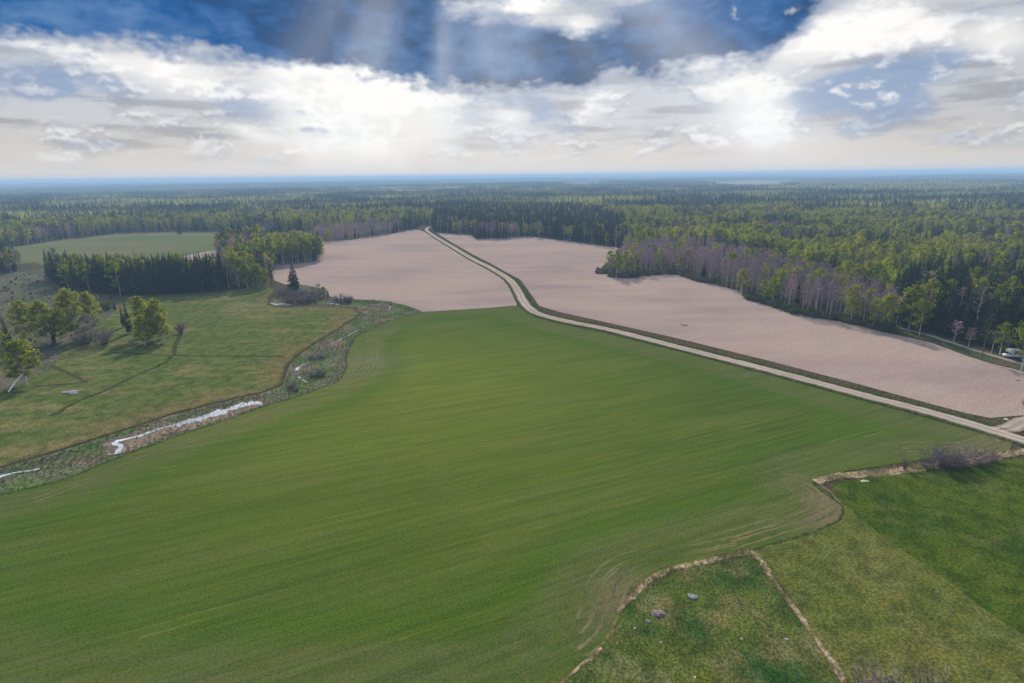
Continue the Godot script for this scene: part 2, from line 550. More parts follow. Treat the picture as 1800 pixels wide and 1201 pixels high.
# ---------------------------------------------------------------- trees, each built once in a few forms
func birch_shape(seed_: int, bare: bool, broad := false) -> Array:
	var r := RandomNumberGenerator.new()
	r.seed = seed_
	var wood := Shape.new()
	var leaf := Shape.new()
	var tall := 16.0
	var bark := Color(0.50, 0.48, 0.45) if not bare else Color(0.44, 0.385, 0.38)
	var twig := Color(0.29, 0.20, 0.24)
	var lean := Vector3(r.randf_range(-0.6, 0.6), 0, r.randf_range(-0.6, 0.6))
	var spine := []
	for i in 6:
		var t := i / 5.0
		spine.append(Vector3(0, tall * 0.93 * t, 0) + lean * t * t + Vector3(r.randf_range(-0.12, 0.12), 0, r.randf_range(-0.12, 0.12)))
	for i in 5:
		wood.tube(spine[i], spine[i + 1], lerpf(0.22, 0.03, i / 5.0), lerpf(0.22, 0.03, (i + 1) / 5.0), 6, bark.lerp(twig, maxf(0.0, i / 5.0 - 0.45)))
	var tips := []
	var start := 0.36 if bare else 0.10 if broad else 0.22
	var limbs := 15 if bare else 22 if broad else 14
	for i in limbs:
		var t := lerpf(start, 0.95, (i + r.randf()) / limbs)
		var k := mini(int(t * 5.0), 4)
		var from: Vector3 = spine[k].lerp(spine[k + 1], t * 5.0 - k)
		var a := i * 2.4 + r.randf_range(-0.4, 0.4)
		var reach := (1.0 - absf(t - (0.4 if broad else 0.5)) * 1.15) * r.randf_range(2.0, 3.1) * (1.25 if broad else 1.0 if bare else 1.2)
		var tip := from + Vector3(cos(a) * reach, reach * r.randf_range(0.55, 1.1), sin(a) * reach)
		wood.tube(from, tip, 0.05, 0.015, 3, bark.lerp(twig, 0.75))
		tips.append([from, tip])
	if bare:
		for l in tips:
			for s in 8:
				var from: Vector3 = l[0].lerp(l[1], r.randf_range(0.3, 1.0))
				var out := (Vector3(l[1].x - l[0].x, 0, l[1].z - l[0].z).normalized() * 0.6 + Vector3(r.randf_range(-1, 1), r.randf_range(0.1, 1.0), r.randf_range(-1, 1))).normalized()
				var mid := from + out * r.randf_range(0.8, 1.5)
				leaf.blade(from, mid, 0.055, twig)
				for q in 8:
					var p := from.lerp(mid, r.randf_range(0.2, 1.0))
					var e := p + (out + Vector3(r.randf_range(-1, 1), r.randf_range(-0.5, 0.8), r.randf_range(-1, 1))).normalized() * r.randf_range(0.6, 1.2)
					leaf.blade(p, e, 0.065, twig * r.randf_range(0.8, 1.5))
	else:
		var clumps := []
		for l in tips:
			clumps.append([l[1], r.randf_range(0.85, 1.5)])
			clumps.append([l[0].lerp(l[1], 0.55) + Vector3(0, 0.4, 0), r.randf_range(0.7, 1.15)])
		clumps.append([spine[5] + Vector3(0, -0.3, 0), 1.0])
		clumps.append([spine[5] + Vector3(0, 0.5, 0), 0.6])
		for c in clumps:
			var light := r.randf_range(0.75, 1.3)
			var hue := r.randf_range(0.0, 1.0)
			for q in (70 if broad else 48):
				var d: Vector3 = Vector3(r.randfn(), r.randfn() * 0.85, r.randfn()) * 0.5 * c[1]
				var p: Vector3 = c[0] + d
				var u := Vector3(r.randf_range(-1, 1), r.randf_range(-0.5, 0.5), r.randf_range(-1, 1)).normalized()
				var w := u.cross(d.normalized() + Vector3(0, 0.6, 0.1)).normalized()
				var size := r.randf_range(0.18, 0.36)
				var col := Color(0.315, 0.312, 0.024).lerp(Color(0.19, 0.24, 0.032), hue) * light * r.randf_range(0.8, 1.2)
				leaf.tri(p - u * size, p + w * size * 1.3, p + u * size, col)
	return [wood, leaf, tall]


func spruce_shape(seed_: int) -> Array:
	var r := RandomNumberGenerator.new()
	r.seed = seed_
	var wood := Shape.new()
	var leaf := Shape.new()
	var tall := 19.0
	wood.tube(Vector3(0, -0.2, 0), Vector3(0, 9, 0), 0.24, 0.15, 6, Color(0.085, 0.062, 0.05))
	wood.tube(Vector3(0, 9, 0), Vector3(0, 18.4, 0), 0.15, 0.02, 5, Color(0.085, 0.062, 0.05))
	var layers := 21
	var full := r.randf_range(2.1, 2.7)
	for i in layers:
		var t := (i + 0.3) / layers
		var y := lerpf(1.6, 18.3, t)
		var reach := full * pow(1.0 - t, 0.75) + 0.22
		if i < 3:
			reach *= 0.65 + 0.12 * i
		var many := 9 if t < 0.6 else 6
		for b in many:
			var a := TAU * (b + 0.5 * (i % 2)) / many + r.randf_range(-0.3, 0.3)
			var l := reach * r.randf_range(0.65, 1.18)
			var out := Vector3(cos(a), 0, sin(a))
			var side := Vector3(-sin(a), 0, cos(a)) * l * r.randf_range(0.2, 0.32)
			var droop := l * r.randf_range(0.25, 0.5)
			var p := Vector3(0, y + 0.15, 0) + out * 0.06
			var m := Vector3(0, y - droop * 0.45 + r.randf_range(-0.15, 0.15), 0) + out * l * 0.55
			var e := Vector3(0, y - droop, 0) + out * l
			var col := Color(0.018, 0.032, 0.022).lerp(Color(0.036, 0.052, 0.028), r.randf()) * r.randf_range(0.75, 1.25)
			leaf.tri(p, m + side, m - side, col)
			leaf.tri(m + side, e, m - side, col * 1.2)
			leaf.tri(m + side * 0.9, e + side * 0.6 - Vector3(0, 0.3, 0), m - Vector3(0, 0.5, 0), col)
			leaf.tri(m - side * 0.9, m - Vector3(0, 0.55, 0), e - side * 0.6 - Vector3(0, 0.3, 0), col * 0.9)
	leaf.tri(Vector3(-0.16, 17.8, 0), Vector3(0, 19.2, 0), Vector3(0.16, 17.8, 0), Color(0.034, 0.052, 0.026))
	leaf.tri(Vector3(0, 17.8, -0.16), Vector3(0, 19.2, 0), Vector3(0, 17.8, 0.16), Color(0.034, 0.052, 0.026))
	return [wood, leaf, tall]


func pine_shape(seed_: int) -> Array:
	var r := RandomNumberGenerator.new()
	r.seed = seed_
	var wood := Shape.new()
	var leaf := Shape.new()
	var tall := 18.0
	wood.tube(Vector3(0, -0.2, 0), Vector3(0.1, 9, 0), 0.22, 0.16, 6, Color(0.15, 0.10, 0.075))
	wood.tube(Vector3(0.1, 9, 0), Vector3(0, 17, 0.2), 0.16, 0.04, 5, Color(0.26, 0.13, 0.07))
	for i in 17:
		var t := i / 16.0
		var y := lerpf(7.5, 17.4, t)
		var a := i * 2.4 + r.randf_range(-0.5, 0.5)
		var reach := (2.5 - absf(t - 0.35) * 2.4) * r.randf_range(0.6, 1.15)
		var tip := Vector3(cos(a) * reach, y + 0.45, sin(a) * reach)
		wood.tube(Vector3(0.05, y - 0.4, 0.05), tip, 0.05, 0.02, 3, Color(0.22, 0.12, 0.07))
		var light := r.randf_range(0.75, 1.25)
		for q in 40:
			var d := Vector3(r.randfn() * 0.62, r.randfn() * 0.36, r.randfn() * 0.62)
			var p := tip.lerp(Vector3(0, y, 0), r.randf() * 0.45) + d
			var u := Vector3(r.randf_range(-1, 1), r.randf_range(-0.3, 0.6), r.randf_range(-1, 1)).normalized()
			var w := u.cross(d.normalized() + Vector3(0, 0.8, 0.1)).normalized()
			var size := r.randf_range(0.18, 0.34)
			leaf.tri(p - u * size, p + w * size * 1.1, p + u * size, Color(0.042, 0.064, 0.034) * light * r.randf_range(0.8, 1.25))
	return [wood, leaf, tall]


func shrub_shape(seed_: int, bare: bool) -> Array:
	var r := RandomNumberGenerator.new()
	r.seed = seed_
	var wood := Shape.new()
	var leaf := Shape.new()
	for i in 26:
		var a := r.randf() * TAU
		var tip := Vector3(cos(a) * r.randf_range(0.2, 1.5), r.randf_range(1.1, 2.4), sin(a) * r.randf_range(0.2, 1.5))
		var from := Vector3(cos(a), 0, sin(a)) * r.randf_range(0.0, 0.5)
		wood.tube(from, tip, 0.035, 0.012, 3, Color(0.13, 0.10, 0.10))
		for q in (22 if bare else 26):
			var p := from.lerp(tip, r.randf_range(0.3, 1.0))
			if bare:
				leaf.blade(p, p + Vector3(r.randf_range(-1, 1) + cos(a) * 0.5, r.randf_range(-0.1, 1.0), r.randf_range(-1, 1) + sin(a) * 0.5).normalized() * r.randf_range(0.4, 0.9), 0.035, Color(0.20, 0.15, 0.165) * r.randf_range(0.8, 1.5))
			else:
				var u := Vector3(r.randf_range(-1, 1), r.randf_range(-0.4, 0.4), r.randf_range(-1, 1)).normalized()
				p += Vector3(r.randfn(), r.randfn() * 0.7, r.randfn()) * 0.22
				leaf.tri(p - u * 0.16, p + Vector3(r.randf_range(-0.1, 0.1), 0.24, r.randf_range(-0.1, 0.1)), p + u * 0.16, Color(0.11, 0.14, 0.03) * r.randf_range(0.7, 1.35))
	return [wood, leaf, 2.4]


var forms := {}        # kind -> [[wood mesh, leaf mesh, whole mesh, tall], ...]
var tones := {}        # kind -> crown materials
var spots := {}        # kind -> places in the forest
var planted := {}


func make_forms() -> void:
	mat("bark", Color.WHITE, 0.9, true)
	for k in [["birch", 1.0, 4], ["broad", 1.0, 3], ["bare", 0.0, 4], ["spruce", 0.12, 4], ["pine", 0.12, 3], ["shrub", 0.4, 3], ["thicket", 0.0, 3]]:
		var kind: String = k[0]
		var list := []
		for i in k[2]:
			var s: Array
			match kind:
				"birch": s = birch_shape(100 + i, false)
				"bare": s = birch_shape(200 + i, true)
				"broad": s = birch_shape(150 + i, false, true)
				"spruce": s = spruce_shape(300 + i)
				"pine": s = pine_shape(400 + i)
				"shrub": s = shrub_shape(500 + i, false)
				_: s = shrub_shape(600 + i, true)
			var leaf := mat("leaves of " + kind, Color.WHITE, 0.75, true, k[1])
			var whole := ArrayMesh.new()
			s[0].add_to(whole, mats.bark)
			s[1].add_to(whole, leaf)
			list.append([s[0].mesh(mats.bark), s[1].mesh(leaf), whole, s[2]])
		forms[kind] = list
		var some := []
		for c in [Color(1, 1, 1), Color(0.88, 0.95, 0.9), Color(0.98, 0.98, 0.86), Color(0.8, 0.86, 0.84)]:
			some.append(mat("leaves", c, 0.75, true, k[1]))
		tones[kind] = some


const CALLED := {"broad": ["birch_tree", "tree", "trunk", "crown"], "birch": ["birch_tree", "tree", "trunk", "crown"], "bare": ["bare_tree", "tree", "trunk", "twigs"], "spruce": ["spruce_tree", "tree", "trunk", "crown"], "pine": ["pine_tree", "tree", "trunk", "crown"], "shrub": ["green_shrub", "shrub", "stems", "foliage"], "thicket": ["bare_shrub", "shrub", "stems", "twigs"]}
var protos := {}


func plant(kind: String, at: Vector2, tall: float, label: String, group := "", wide := 1.0, tone := -1, lean := Vector2.ZERO) -> Node3D:
	var which := rng.randi() % int(forms[kind].size())
	var form: Array = forms[kind][which]
	var t := rng.randi() % 4 if tone < 0 else tone
	var key := "%s %d %d" % [kind, which, t]
	var names: Array = CALLED[kind]
	var o: Node3D
	var s: float = tall / form[3]
	if protos.has(key):
		o = protos[key].duplicate()
		o.name = numbered(names[0])
		add_child(o, true)
	else:
		o = base(names[0], Vector3.ZERO)
		obj(names[2], form[0], null, o)
		obj(names[3], form[1], tones[kind][t], o)
		protos[key] = o
	o.position = on(at, -0.1)
	o.rotation = Vector3(lean.x, rng.randf() * TAU, lean.y)
	o.scale = Vector3(s * wide, s, s * wide)
	o.remove_meta("group")
	tag(o, label, names[1], group)
	planted[kind] = int(planted.get(kind, 0)) + 1
	return o


func open_at(p: Vector2) -> bool:
	for q in opens:
		if q[0].has_point(p) and (Geometry2D.is_point_in_polygon(p, q[1]) or Geometry2D.is_point_in_polygon(p + Vector2(0.37, 0.21), q[1])):
			return true
	return false


func keep_open(outline: Array) -> void:
	var poly := PackedVector2Array(outline)
	var box := Rect2(poly[0], Vector2.ZERO)
	for p in poly:
		box = box.expand(p)
	opens.append([box, poly])


func inside(p: Vector2, outline: Array) -> bool:
	return Geometry2D.is_point_in_polygon(p, PackedVector2Array(outline))


func grass(where: String, outline: Array, gap: float, low: float, high: float, cols: Array, label: String, thin := -1.0) -> void:
	var s := Shape.new()
	for i in 9:
		var a := i * 2.4
		var p := Vector3(cos(a), 0, sin(a)) * 0.14 * (0.3 + 0.7 * float(i % 3) / 2.0)
		s.blade(p, p * 2.2 + Vector3(cos(a * 2.0) * 0.1, 0.55 + 0.12 * (i % 4), sin(a * 2.0) * 0.1), 0.07, Color(1, 1, 1) * (0.8 + 0.08 * (i % 5)))
	if not mats.has("blades"):
		mat("blades", Color.WHITE, 0.9, true, 0.35)
	var box := Rect2(outline[0], Vector2.ZERO)
	for p in outline:
		box = box.expand(p)
	var poly := PackedVector2Array(outline)
	var places := []
	var tints := PackedColorArray()
	var nx := int(box.size.x / gap) + 1
	var nz := int(box.size.y / gap) + 1
	for k in nz:
		for i in nx:
			var p := box.position + Vector2(i + rng.randf(), k + rng.randf()) * gap
			if p.length() > 330.0 or not Geometry2D.is_point_in_polygon(p, poly):
				continue
			var f := noise_b.get_noise_2d(p.x * 2.0, p.y * 2.0)
			if f < thin + rng.randf_range(-0.2, 0.2):
				continue
			var h := lerpf(low, high, rng.randf()) * (1.0 + 0.6 * f)
			places.append(Transform3D(Basis(Vector3.UP, rng.randf() * TAU).scaled(Vector3(h * 1.3, h, h * 1.3)), on(p)))
			tints.append(cols[0].lerp(cols[1], clampf(0.5 + f * 1.4 + rng.randf_range(-0.35, 0.35), 0.0, 1.0)) * rng.randf_range(0.8, 1.2))
	scatter(where, s.mesh(mats.blades), places, tints, label)


func grass_band(where: String, line: Array, left: float, right: float, per_metre: float, low: float, high: float, cols: Array, label: String) -> void:
	if not mats.has("blades"):
		mat("blades", Color.WHITE, 0.9, true, 0.35)
	var s := Shape.new()
	for i in 9:
		var a := i * 2.4
		var p := Vector3(cos(a), 0, sin(a)) * 0.16
		s.blade(p, p * 2.4 + Vector3(0, 0.6 + 0.12 * (i % 4), 0), 0.08, Color(1, 1, 1) * (0.8 + 0.08 * (i % 5)))
	var places := []
	var tints := PackedColorArray()
	var pts := smooth_line(line)
	for i in pts.size() - 1:
		var p: Vector2 = pts[i]
		var d: Vector2 = pts[i + 1] - p
		var side := Vector2(-d.y, d.x).normalized()
		for q in int(d.length() * per_metre + rng.randf()):
			var w := p + d * rng.randf() + side * (lerpf(-left, right, rng.randf()) + rng.randfn() * 0.4)
			var f := noise_b.get_noise_2d(w.x * 2.0, w.y * 2.0)
			var h := lerpf(low, high, rng.randf()) * (1.0 + 0.6 * f)
			places.append(Transform3D(Basis(Vector3.UP, rng.randf() * TAU).scaled(Vector3(h * 1.3, h, h * 1.3)), on(w)))
			tints.append(cols[0].lerp(cols[1], clampf(0.5 + f * 1.4 + rng.randf_range(-0.35, 0.35), 0.0, 1.0)) * rng.randf_range(0.8, 1.2))
	scatter(where, s.mesh(mats.blades), places, tints, label)


func boulder(at: Vector2, size: Vector3, seed_: int, label: String, col: Color, called := "boulder", group := "") -> void:
	var n := FastNoiseLite.new()
	n.seed = seed_
	n.frequency = 0.9
	var st := SurfaceTool.new()
	st.begin(Mesh.PRIMITIVE_TRIANGLES)
	var rows := 14
	var round_ := 22
	var pts := []
	for k in rows + 1:
		var e := lerpf(-0.5, PI / 2, float(k) / rows)
		for i in round_:
			var a := TAU * i / round_
			var d := Vector3(cos(a) * cos(e), sin(e), sin(a) * cos(e))
			var lump := 1.0 + 0.45 * n.get_noise_3dv(d * 1.2) + 0.2 * n.get_noise_3dv(d * 3.4)
			var p := d * lump
			p.y = minf(p.y, 0.78 + 0.25 * n.get_noise_2d(p.x * 2.0, p.z * 2.0))
			pts.append(p * size * 0.5)
	for k in rows:
		for i in round_:
			var j := (i + 1) % round_
			var q := [pts[k * round_ + i], pts[(k + 1) * round_ + i], pts[(k + 1) * round_ + j], pts[k * round_ + j]]
			var m: Vector3 = (q[0] + q[1] + q[2]) / 3.0
			var lichen := smoothstep(0.0, 0.5, n.get_noise_3dv(m * 4.0 / size.x + Vector3(3, 0, 0)))
			st.set_color(col.lerp(Color(0.26, 0.26, 0.26), lichen * 0.55) * (0.6 + 1.2 * absf(n.get_noise_3dv(m * 7.0))))
			for z in [0, 1, 2, 0, 2, 3]:
				st.add_vertex(q[z])
	st.generate_normals()
	var o := obj(called, st.commit(), mats.stone)
	o.position = on(at, -0.16 * size.y)
	tag(o, label, "stone" if size.x < 0.9 else "boulder", group)


# ---------------------------------------------------------------- the motorhome
func ring_wheel(o: Node3D, at: Vector3) -> void:
	var w := Shape.new()
	var r := Shape.new()
	for i in 20:
		var a := TAU * i / 20.0
		var b := TAU * (i + 1) / 20.0
		var p := Vector3(cos(a), sin(a), 0)
		var q := Vector3(cos(b), sin(b), 0)
		for z in [-0.11, 0.11]:
			w.quad(p * 0.34 + Vector3(0, 0, z), q * 0.34 + Vector3(0, 0, z), q * 0.21 + Vector3(0, 0, z), p * 0.21 + Vector3(0, 0, z), Color.WHITE)
			r.tri(p * 0.21 + Vector3(0, 0, z * 0.8), q * 0.21 + Vector3(0, 0, z * 0.8), Vector3(0, 0, z * 1.02), Color.WHITE)
		w.quad(p * 0.34 + Vector3(0, 0, -0.11), q * 0.34 + Vector3(0, 0, -0.11), q * 0.34 + Vector3(0, 0, 0.11), p * 0.34 + Vector3(0, 0, 0.11), Color.WHITE)
	var tyre := obj("wheel", w.mesh(mats.rubber), mats.rubber, o)
	tyre.position = at
	obj("rim", r.mesh(mats.alloy), mats.alloy, tyre)


# a body drawn from its side, with its long edges chamfered
func hull(side: Array, half: float, bevel: float) -> ArrayMesh:
	var s := Shape.new()
	var mid := Vector2.ZERO
	for p in side:
		mid += p / side.size()
	var rings := []
	for z in [[-half, bevel], [-half + bevel, 0.0], [half - bevel, 0.0], [half, bevel]]:
		var ring := []
		for p in side:
			var q: Vector2 = p + (mid - p).normalized() * z[1]
			ring.append(Vector3(q.x, q.y, z[0]))
		rings.append(ring)
	var n := side.size()
	for k in 3:
		for i in n:
			var j := (i + 1) % n
			s.quad(rings[k][i], rings[k][j], rings[k + 1][j], rings[k + 1][i], Color.WHITE)
	for k in [0, 3]:
		var flat := PackedVector2Array()
		for p in rings[k]:
			flat.append(Vector2(p.x, p.y))
		var t := Geometry2D.triangulate_polygon(flat)
		for i in range(0, t.size(), 3):
			s.tri(rings[k][t[i]], rings[k][t[i + 1]], rings[k][t[i + 2]], Color.WHITE)
	return s.mesh(mats.paint)


func block(called: String, parent: Node, at: Vector3, size: Vector3, m: Material, tilt := 0.0) -> MeshInstance3D:
	var s := Shape.new()
	s.box(Vector3.ZERO, size)
	var o := obj(called, s.mesh(m), m, parent)
	o.position = at
	o.rotation.z = tilt
	return o


func motorhome(at: Vector2, turn: float) -> void:
	mat("paint", lin(0.78, 0.79, 0.80), 0.3)
	mat("rubber", lin(0.02, 0.02, 0.02), 0.9)
	mat("alloy", lin(0.45, 0.45, 0.46), 0.35)
	mat("dark glass", lin(0.015, 0.018, 0.022), 0.08)
	mat("stripe", lin(0.22, 0.24, 0.30), 0.4)
	mat("lamp", lin(0.75, 0.75, 0.72), 0.15)
	mat("red lamp", lin(0.45, 0.02, 0.02), 0.2)
	var o := base("motorhome", on(at), turn)
	tag(o, "white motorhome parked under the trees beside the forest track", "motorhome")
	# front towards -x
	obj("living_cabin", hull([Vector2(-2.1, 0.55), Vector2(-2.1, 1.75), Vector2(-3.0, 1.95), Vector2(-3.0, 2.45), Vector2(-2.5, 2.85), Vector2(3.2, 2.85), Vector2(3.3, 2.7), Vector2(3.3, 0.55)], 1.12, 0.1), mats.paint, o)
	obj("driver_cab", hull([Vector2(-3.75, 0.45), Vector2(-3.8, 0.95), Vector2(-3.05, 1.15), Vector2(-2.45, 1.85), Vector2(-2.0, 1.85), Vector2(-2.0, 0.45)], 0.95, 0.12), mats.paint, o)
	block("windscreen", o, Vector3(-2.79, 1.52, 0), Vector3(0.03, 0.8, 1.6), mats["dark glass"], -0.71)
	block("front_bumper", o, Vector3(-3.82, 0.5, 0), Vector3(0.12, 0.28, 1.8), mats.stripe)
	for s in [-1.0, 1.0]:
		block("headlight", o, Vector3(-3.79, 0.82, 0.68 * s), Vector3(0.06, 0.18, 0.3), mats.lamp)
		block("tail_light", o, Vector3(3.32, 1.0, 0.9 * s), Vector3(0.05, 0.4, 0.12), mats["red lamp"])
		block("door_window", o, Vector3(-2.3, 1.5, 0.955 * s), Vector3(0.55, 0.42, 0.02), mats["dark glass"])
		block("wing_mirror", o, Vector3(-2.75, 1.45, 1.12 * s), Vector3(0.1, 0.3, 0.16), mats.rubber)
		for w in [[-1.2, 0.8], [0.7, 1.1], [2.4, 0.7]]:
			var pane := block("side_window", o, Vector3(w[0], 1.85, 1.125 * s), Vector3(w[1], 0.5, 0.03), mats["dark glass"])
			block("window_frame", pane, Vector3(0, -0.28, 0.005 * s), Vector3(w[1] + 0.08, 0.05, 0.04), mats.stripe)
		block("stripe", o, Vector3(0.6, 1.2, 1.123 * s), Vector3(5.2, 0.12, 0.012), mats.stripe)
		ring_wheel(o, Vector3(-2.75, 0.34, 0.86 * s))
		ring_wheel(o, Vector3(1.6, 0.34, 0.92 * s))
	var door := block("door", o, Vector3(-0.05, 1.45, 1.124), Vector3(0.62, 1.75, 0.026), mats.paint)
	block("handle", door, Vector3(0.22, -0.1, 0.025), Vector3(0.12, 0.05, 0.03), mats.rubber)
	for x in [-1.6, 1.0]:
		block("roof_vent", o, Vector3(x, 2.89, 0.1), Vector3(0.5, 0.1, 0.5), mats.paint)
	block("rear_bumper", o, Vector3(3.34, 0.55, 0), Vector3(0.1, 0.22, 2.0), mats.stripe)


# ---------------------------------------------------------------- a piece of far forest: some dozens of small trees
func far_wood(size: float, many: int, shares: Array, seed_: int) -> ArrayMesh:
	var r := RandomNumberGenerator.new()
	r.seed = seed_
	var s := Shape.new()
	for i in many:
		var at := Vector3(r.randf_range(-0.5, 0.5) * size, 0, r.randf_range(-0.5, 0.5) * size)
		var roll := r.randf()
		if roll < shares[0] and r.randf() < 0.45:
			var tall := r.randf_range(13, 20)
			var col := Color(0.034, 0.055, 0.032) * r.randf_range(0.7, 1.4)
			for q in 34:
				var d := Vector3(r.randfn() * 1.15, r.randfn() * tall * 0.11, r.randfn() * 1.15)
				var p := at + Vector3(0, tall * 0.76, 0) + d
				var u := Vector3(r.randf_range(-1, 1), r.randf_range(-0.5, 0.5), r.randf_range(-1, 1)).normalized()
				var w := u.cross(d.normalized() + Vector3(0, 0.6, 0.1)).normalized()
				var e := r.randf_range(0.4, 0.8)
				s.tri(p - u * e, p + w * e * 1.2, p + u * e, col * r.randf_range(0.75, 1.25))
		elif roll < shares[0]:
			var tall := r.randf_range(13, 22)
			var wide := r.randf_range(1.7, 2.7)
			var col := Color(0.022, 0.040, 0.024) * r.randf_range(0.7, 1.4)
			for k in 6:
				var y := tall * (0.12 + 0.145 * k)
				var reach := wide * (1.0 - k / 6.4) * r.randf_range(0.85, 1.15)
				for b in 5:
					var a := TAU * (b + 0.5 * (k % 2)) / 5 + r.randf_range(-0.3, 0.3)
					var out := Vector3(cos(a), 0, sin(a))
					var side := Vector3(-sin(a), 0, cos(a)) * reach * 0.6
					s.tri(at + Vector3(0, y + tall * 0.17, 0), at + out * reach + side + Vector3(0, y - 0.4, 0), at + out * reach - side + Vector3(0, y - 0.4, 0), col * r.randf_range(0.8, 1.2))
		else:
			var leafy: bool = roll < shares[0] + shares[1]
			var tall := r.randf_range(11, 18)
			var col := (Color(0.31, 0.31, 0.030) if leafy else Color(0.20, 0.145, 0.16)) * r.randf_range(0.7, 1.3)
			s.blade(at, at + Vector3(0, tall, 0), 0.35, Color(0.3, 0.28, 0.27))
			for q in (46 if leafy else 26):
				var d := Vector3(r.randfn() * 1.2, r.randfn() * tall * 0.16, r.randfn() * 1.2)
				var p := at + Vector3(0, tall * 0.66, 0) + d
				var u := Vector3(r.randf_range(-1, 1), r.randf_range(-0.5, 0.5), r.randf_range(-1, 1)).normalized()
				var w := u.cross(d.normalized() + Vector3(0, 0.6, 0.1)).normalized()
				var e := r.randf_range(0.45, 0.85)
				s.tri(p - u * e, p + w * e * 1.2, p + u * e, col * r.randf_range(0.75, 1.25))
	return s.mesh(mats.far_leaf)


func _ready() -> void:
	# ---- camera, sky, sun, air
	var cam := Camera3D.new()
	cam.name = "camera"
	cam.position = Vector3(0, 60, 0)
	cam.rotation_degrees = Vector3(-16.11, 0, -0.64)
	cam.fov = 61.517
	cam.near = 1.0
	cam.far = 70000.0
	add_child(cam)
	var env := Environment.new()
	env.background_mode = Environment.BG_SKY
	env.sky = Sky.new()
	env.sky.sky_material = make_sky()
	env.tonemap_mode = Environment.TONE_MAPPER_LINEAR
	env.tonemap_exposure = 1.9
	env.sdfgi_enabled = true
	env.ssao_enabled = true
	env.ssil_enabled = true
	env.fog_enabled = true
	env.fog_density = 0.00023
	env.fog_light_color = lin(0.38, 0.60, 0.90)
	var we := WorldEnvironment.new()
	we.name = "air"
	we.environment = env
	add_child(we)
	var sun := DirectionalLight3D.new()
	sun.name = "sun"
	sun.light_energy = 1.2
	sun.light_angular_distance = 3.0
	sun.light_color = Color(1.0, 0.95, 0.86)
	sun.shadow_enabled = true
	sun.rotation_degrees = Vector3(-SUN_EL, 180.0 - SUN_AZ, 0)
	add_child(sun)

	rng.seed = 4
	for k in [[noise_a, 5, 0.012, 3], [noise_b, 6, 0.05, 4], [noise_c, 8, 0.02, 3]]:
		k[0].seed = k[1]
		k[0].frequency = k[2]
		k[0].fractal_octaves = k[3]

	# ---- the lie of the land
	valley = PackedVector2Array([Vector2(-128.2, -98.7), Vector2(-119.6, -102.3), Vector2(-110, -110.9), Vector2(-108.4, -112.7), Vector2(-102, -120.8), Vector2(-93.4, -133.4), Vector2(-89.8, -139.6), Vector2(-82.3, -147.2), Vector2(-77.5, -151.9), Vector2(-72.4, -156), Vector2(-69.2, -162.8), Vector2(-71.8, -171.8), Vector2(-74.7, -183.7), Vector2(-75.4, -193.6), Vector2(-74.6, -210.9), Vector2(-71.5, -232.9), Vector2(-69.4, -260.4), Vector2(-76.7, -273.1), Vector2(-95.6, -278.4), Vector2(-111.5, -275.5), Vector2(-121.6, -282.6), Vector2(-126, -295.1), Vector2(-126.8, -314.4), Vector2(-122.2, -335.3), Vector2(-105.2, -322.5), Vector2(-97.7, -302), Vector2(-89.2, -295.5), Vector2(-76.3, -291.6), Vector2(-63.7, -287.6), Vector2(-53.1, -277.2), Vector2(-43.7, -265.1), Vector2(-41.1, -260.2), Vector2(-54.1, -243.8), Vector2(-61.4, -218.7), Vector2(-57.8, -191.9), Vector2(-54.2, -179.1), Vector2(-54, -166.3), Vector2(-57.3, -160.3), Vector2(-60.6, -154.1), Vector2(-66.9, -147.6), Vector2(-73.6, -137), Vector2(-81.9, -125.8), Vector2(-89.2, -113.8), Vector2(-93, -106.4), Vector2(-101, -100.3), Vector2(-110.5, -93), Vector2(-116.9, -88.4)])
	make_grids()

	# ---- ground materials: grain over the colours of each sheet
	var turf := grain(512, 3, 1.0, Color(0.62, 0.66, 0.60), Color(1.0, 1.0, 0.98), Color(0.95, 0.90, 0.72), 0.03)
	var tufts := grain(512, 9, 1.0, Color(0.74, 0.78, 0.72), Color(1.0, 1.0, 0.96), Color(1.0, 0.94, 0.76), 0.014)
	var combed := grain(512, 18, 12.0, Color(0.95, 0.945, 0.95), Color(1.0, 1.0, 1.0), Color(0.97, 0.96, 0.94), 0.03)
	var rows := grain(512, 15, 32.0, Color(0.86, 0.88, 0.83), Color(1.0, 1.0, 0.98), Color(1.0, 0.96, 0.86), 0.05)
	var clods := grain(512, 21, 1.0, Color(0.74, 0.73, 0.74), Color(1.0, 1.0, 1.0), Color(0.92, 0.90, 0.86), 0.04)
	var fine_turf := grain(512, 4, 1.0, Color(0.80, 0.83, 0.76), Color(1.0, 1.0, 0.98), Color(0.97, 0.94, 0.82), 0.03)
	var crop_mat := ground_mat("young grain", fine_turf, 9.0, rows, 52.0)
	var soil_mat := ground_mat("tilled soil", clods, 14.0, combed, 50.0)
	var grass_mat := ground_mat("pasture grass", turf, 11.0, tufts, 37.0)
	var rough_mat := ground_mat("rough grass", tufts, 9.0, turf, 23.0)
	var gravel_mat := ground_mat("gravel", clods, 3.0, null, 1.0)
	var water_mat := mat("water", lin(0.48, 0.51, 0.56), 0.06)
	water_mat.metallic = 0.4
	water_mat.metallic_specular = 1.0
	mat("stone", Color.WHITE, 0.85, true)
	mat("far_leaf", Color.WHITE, 0.8, true, 0.5)

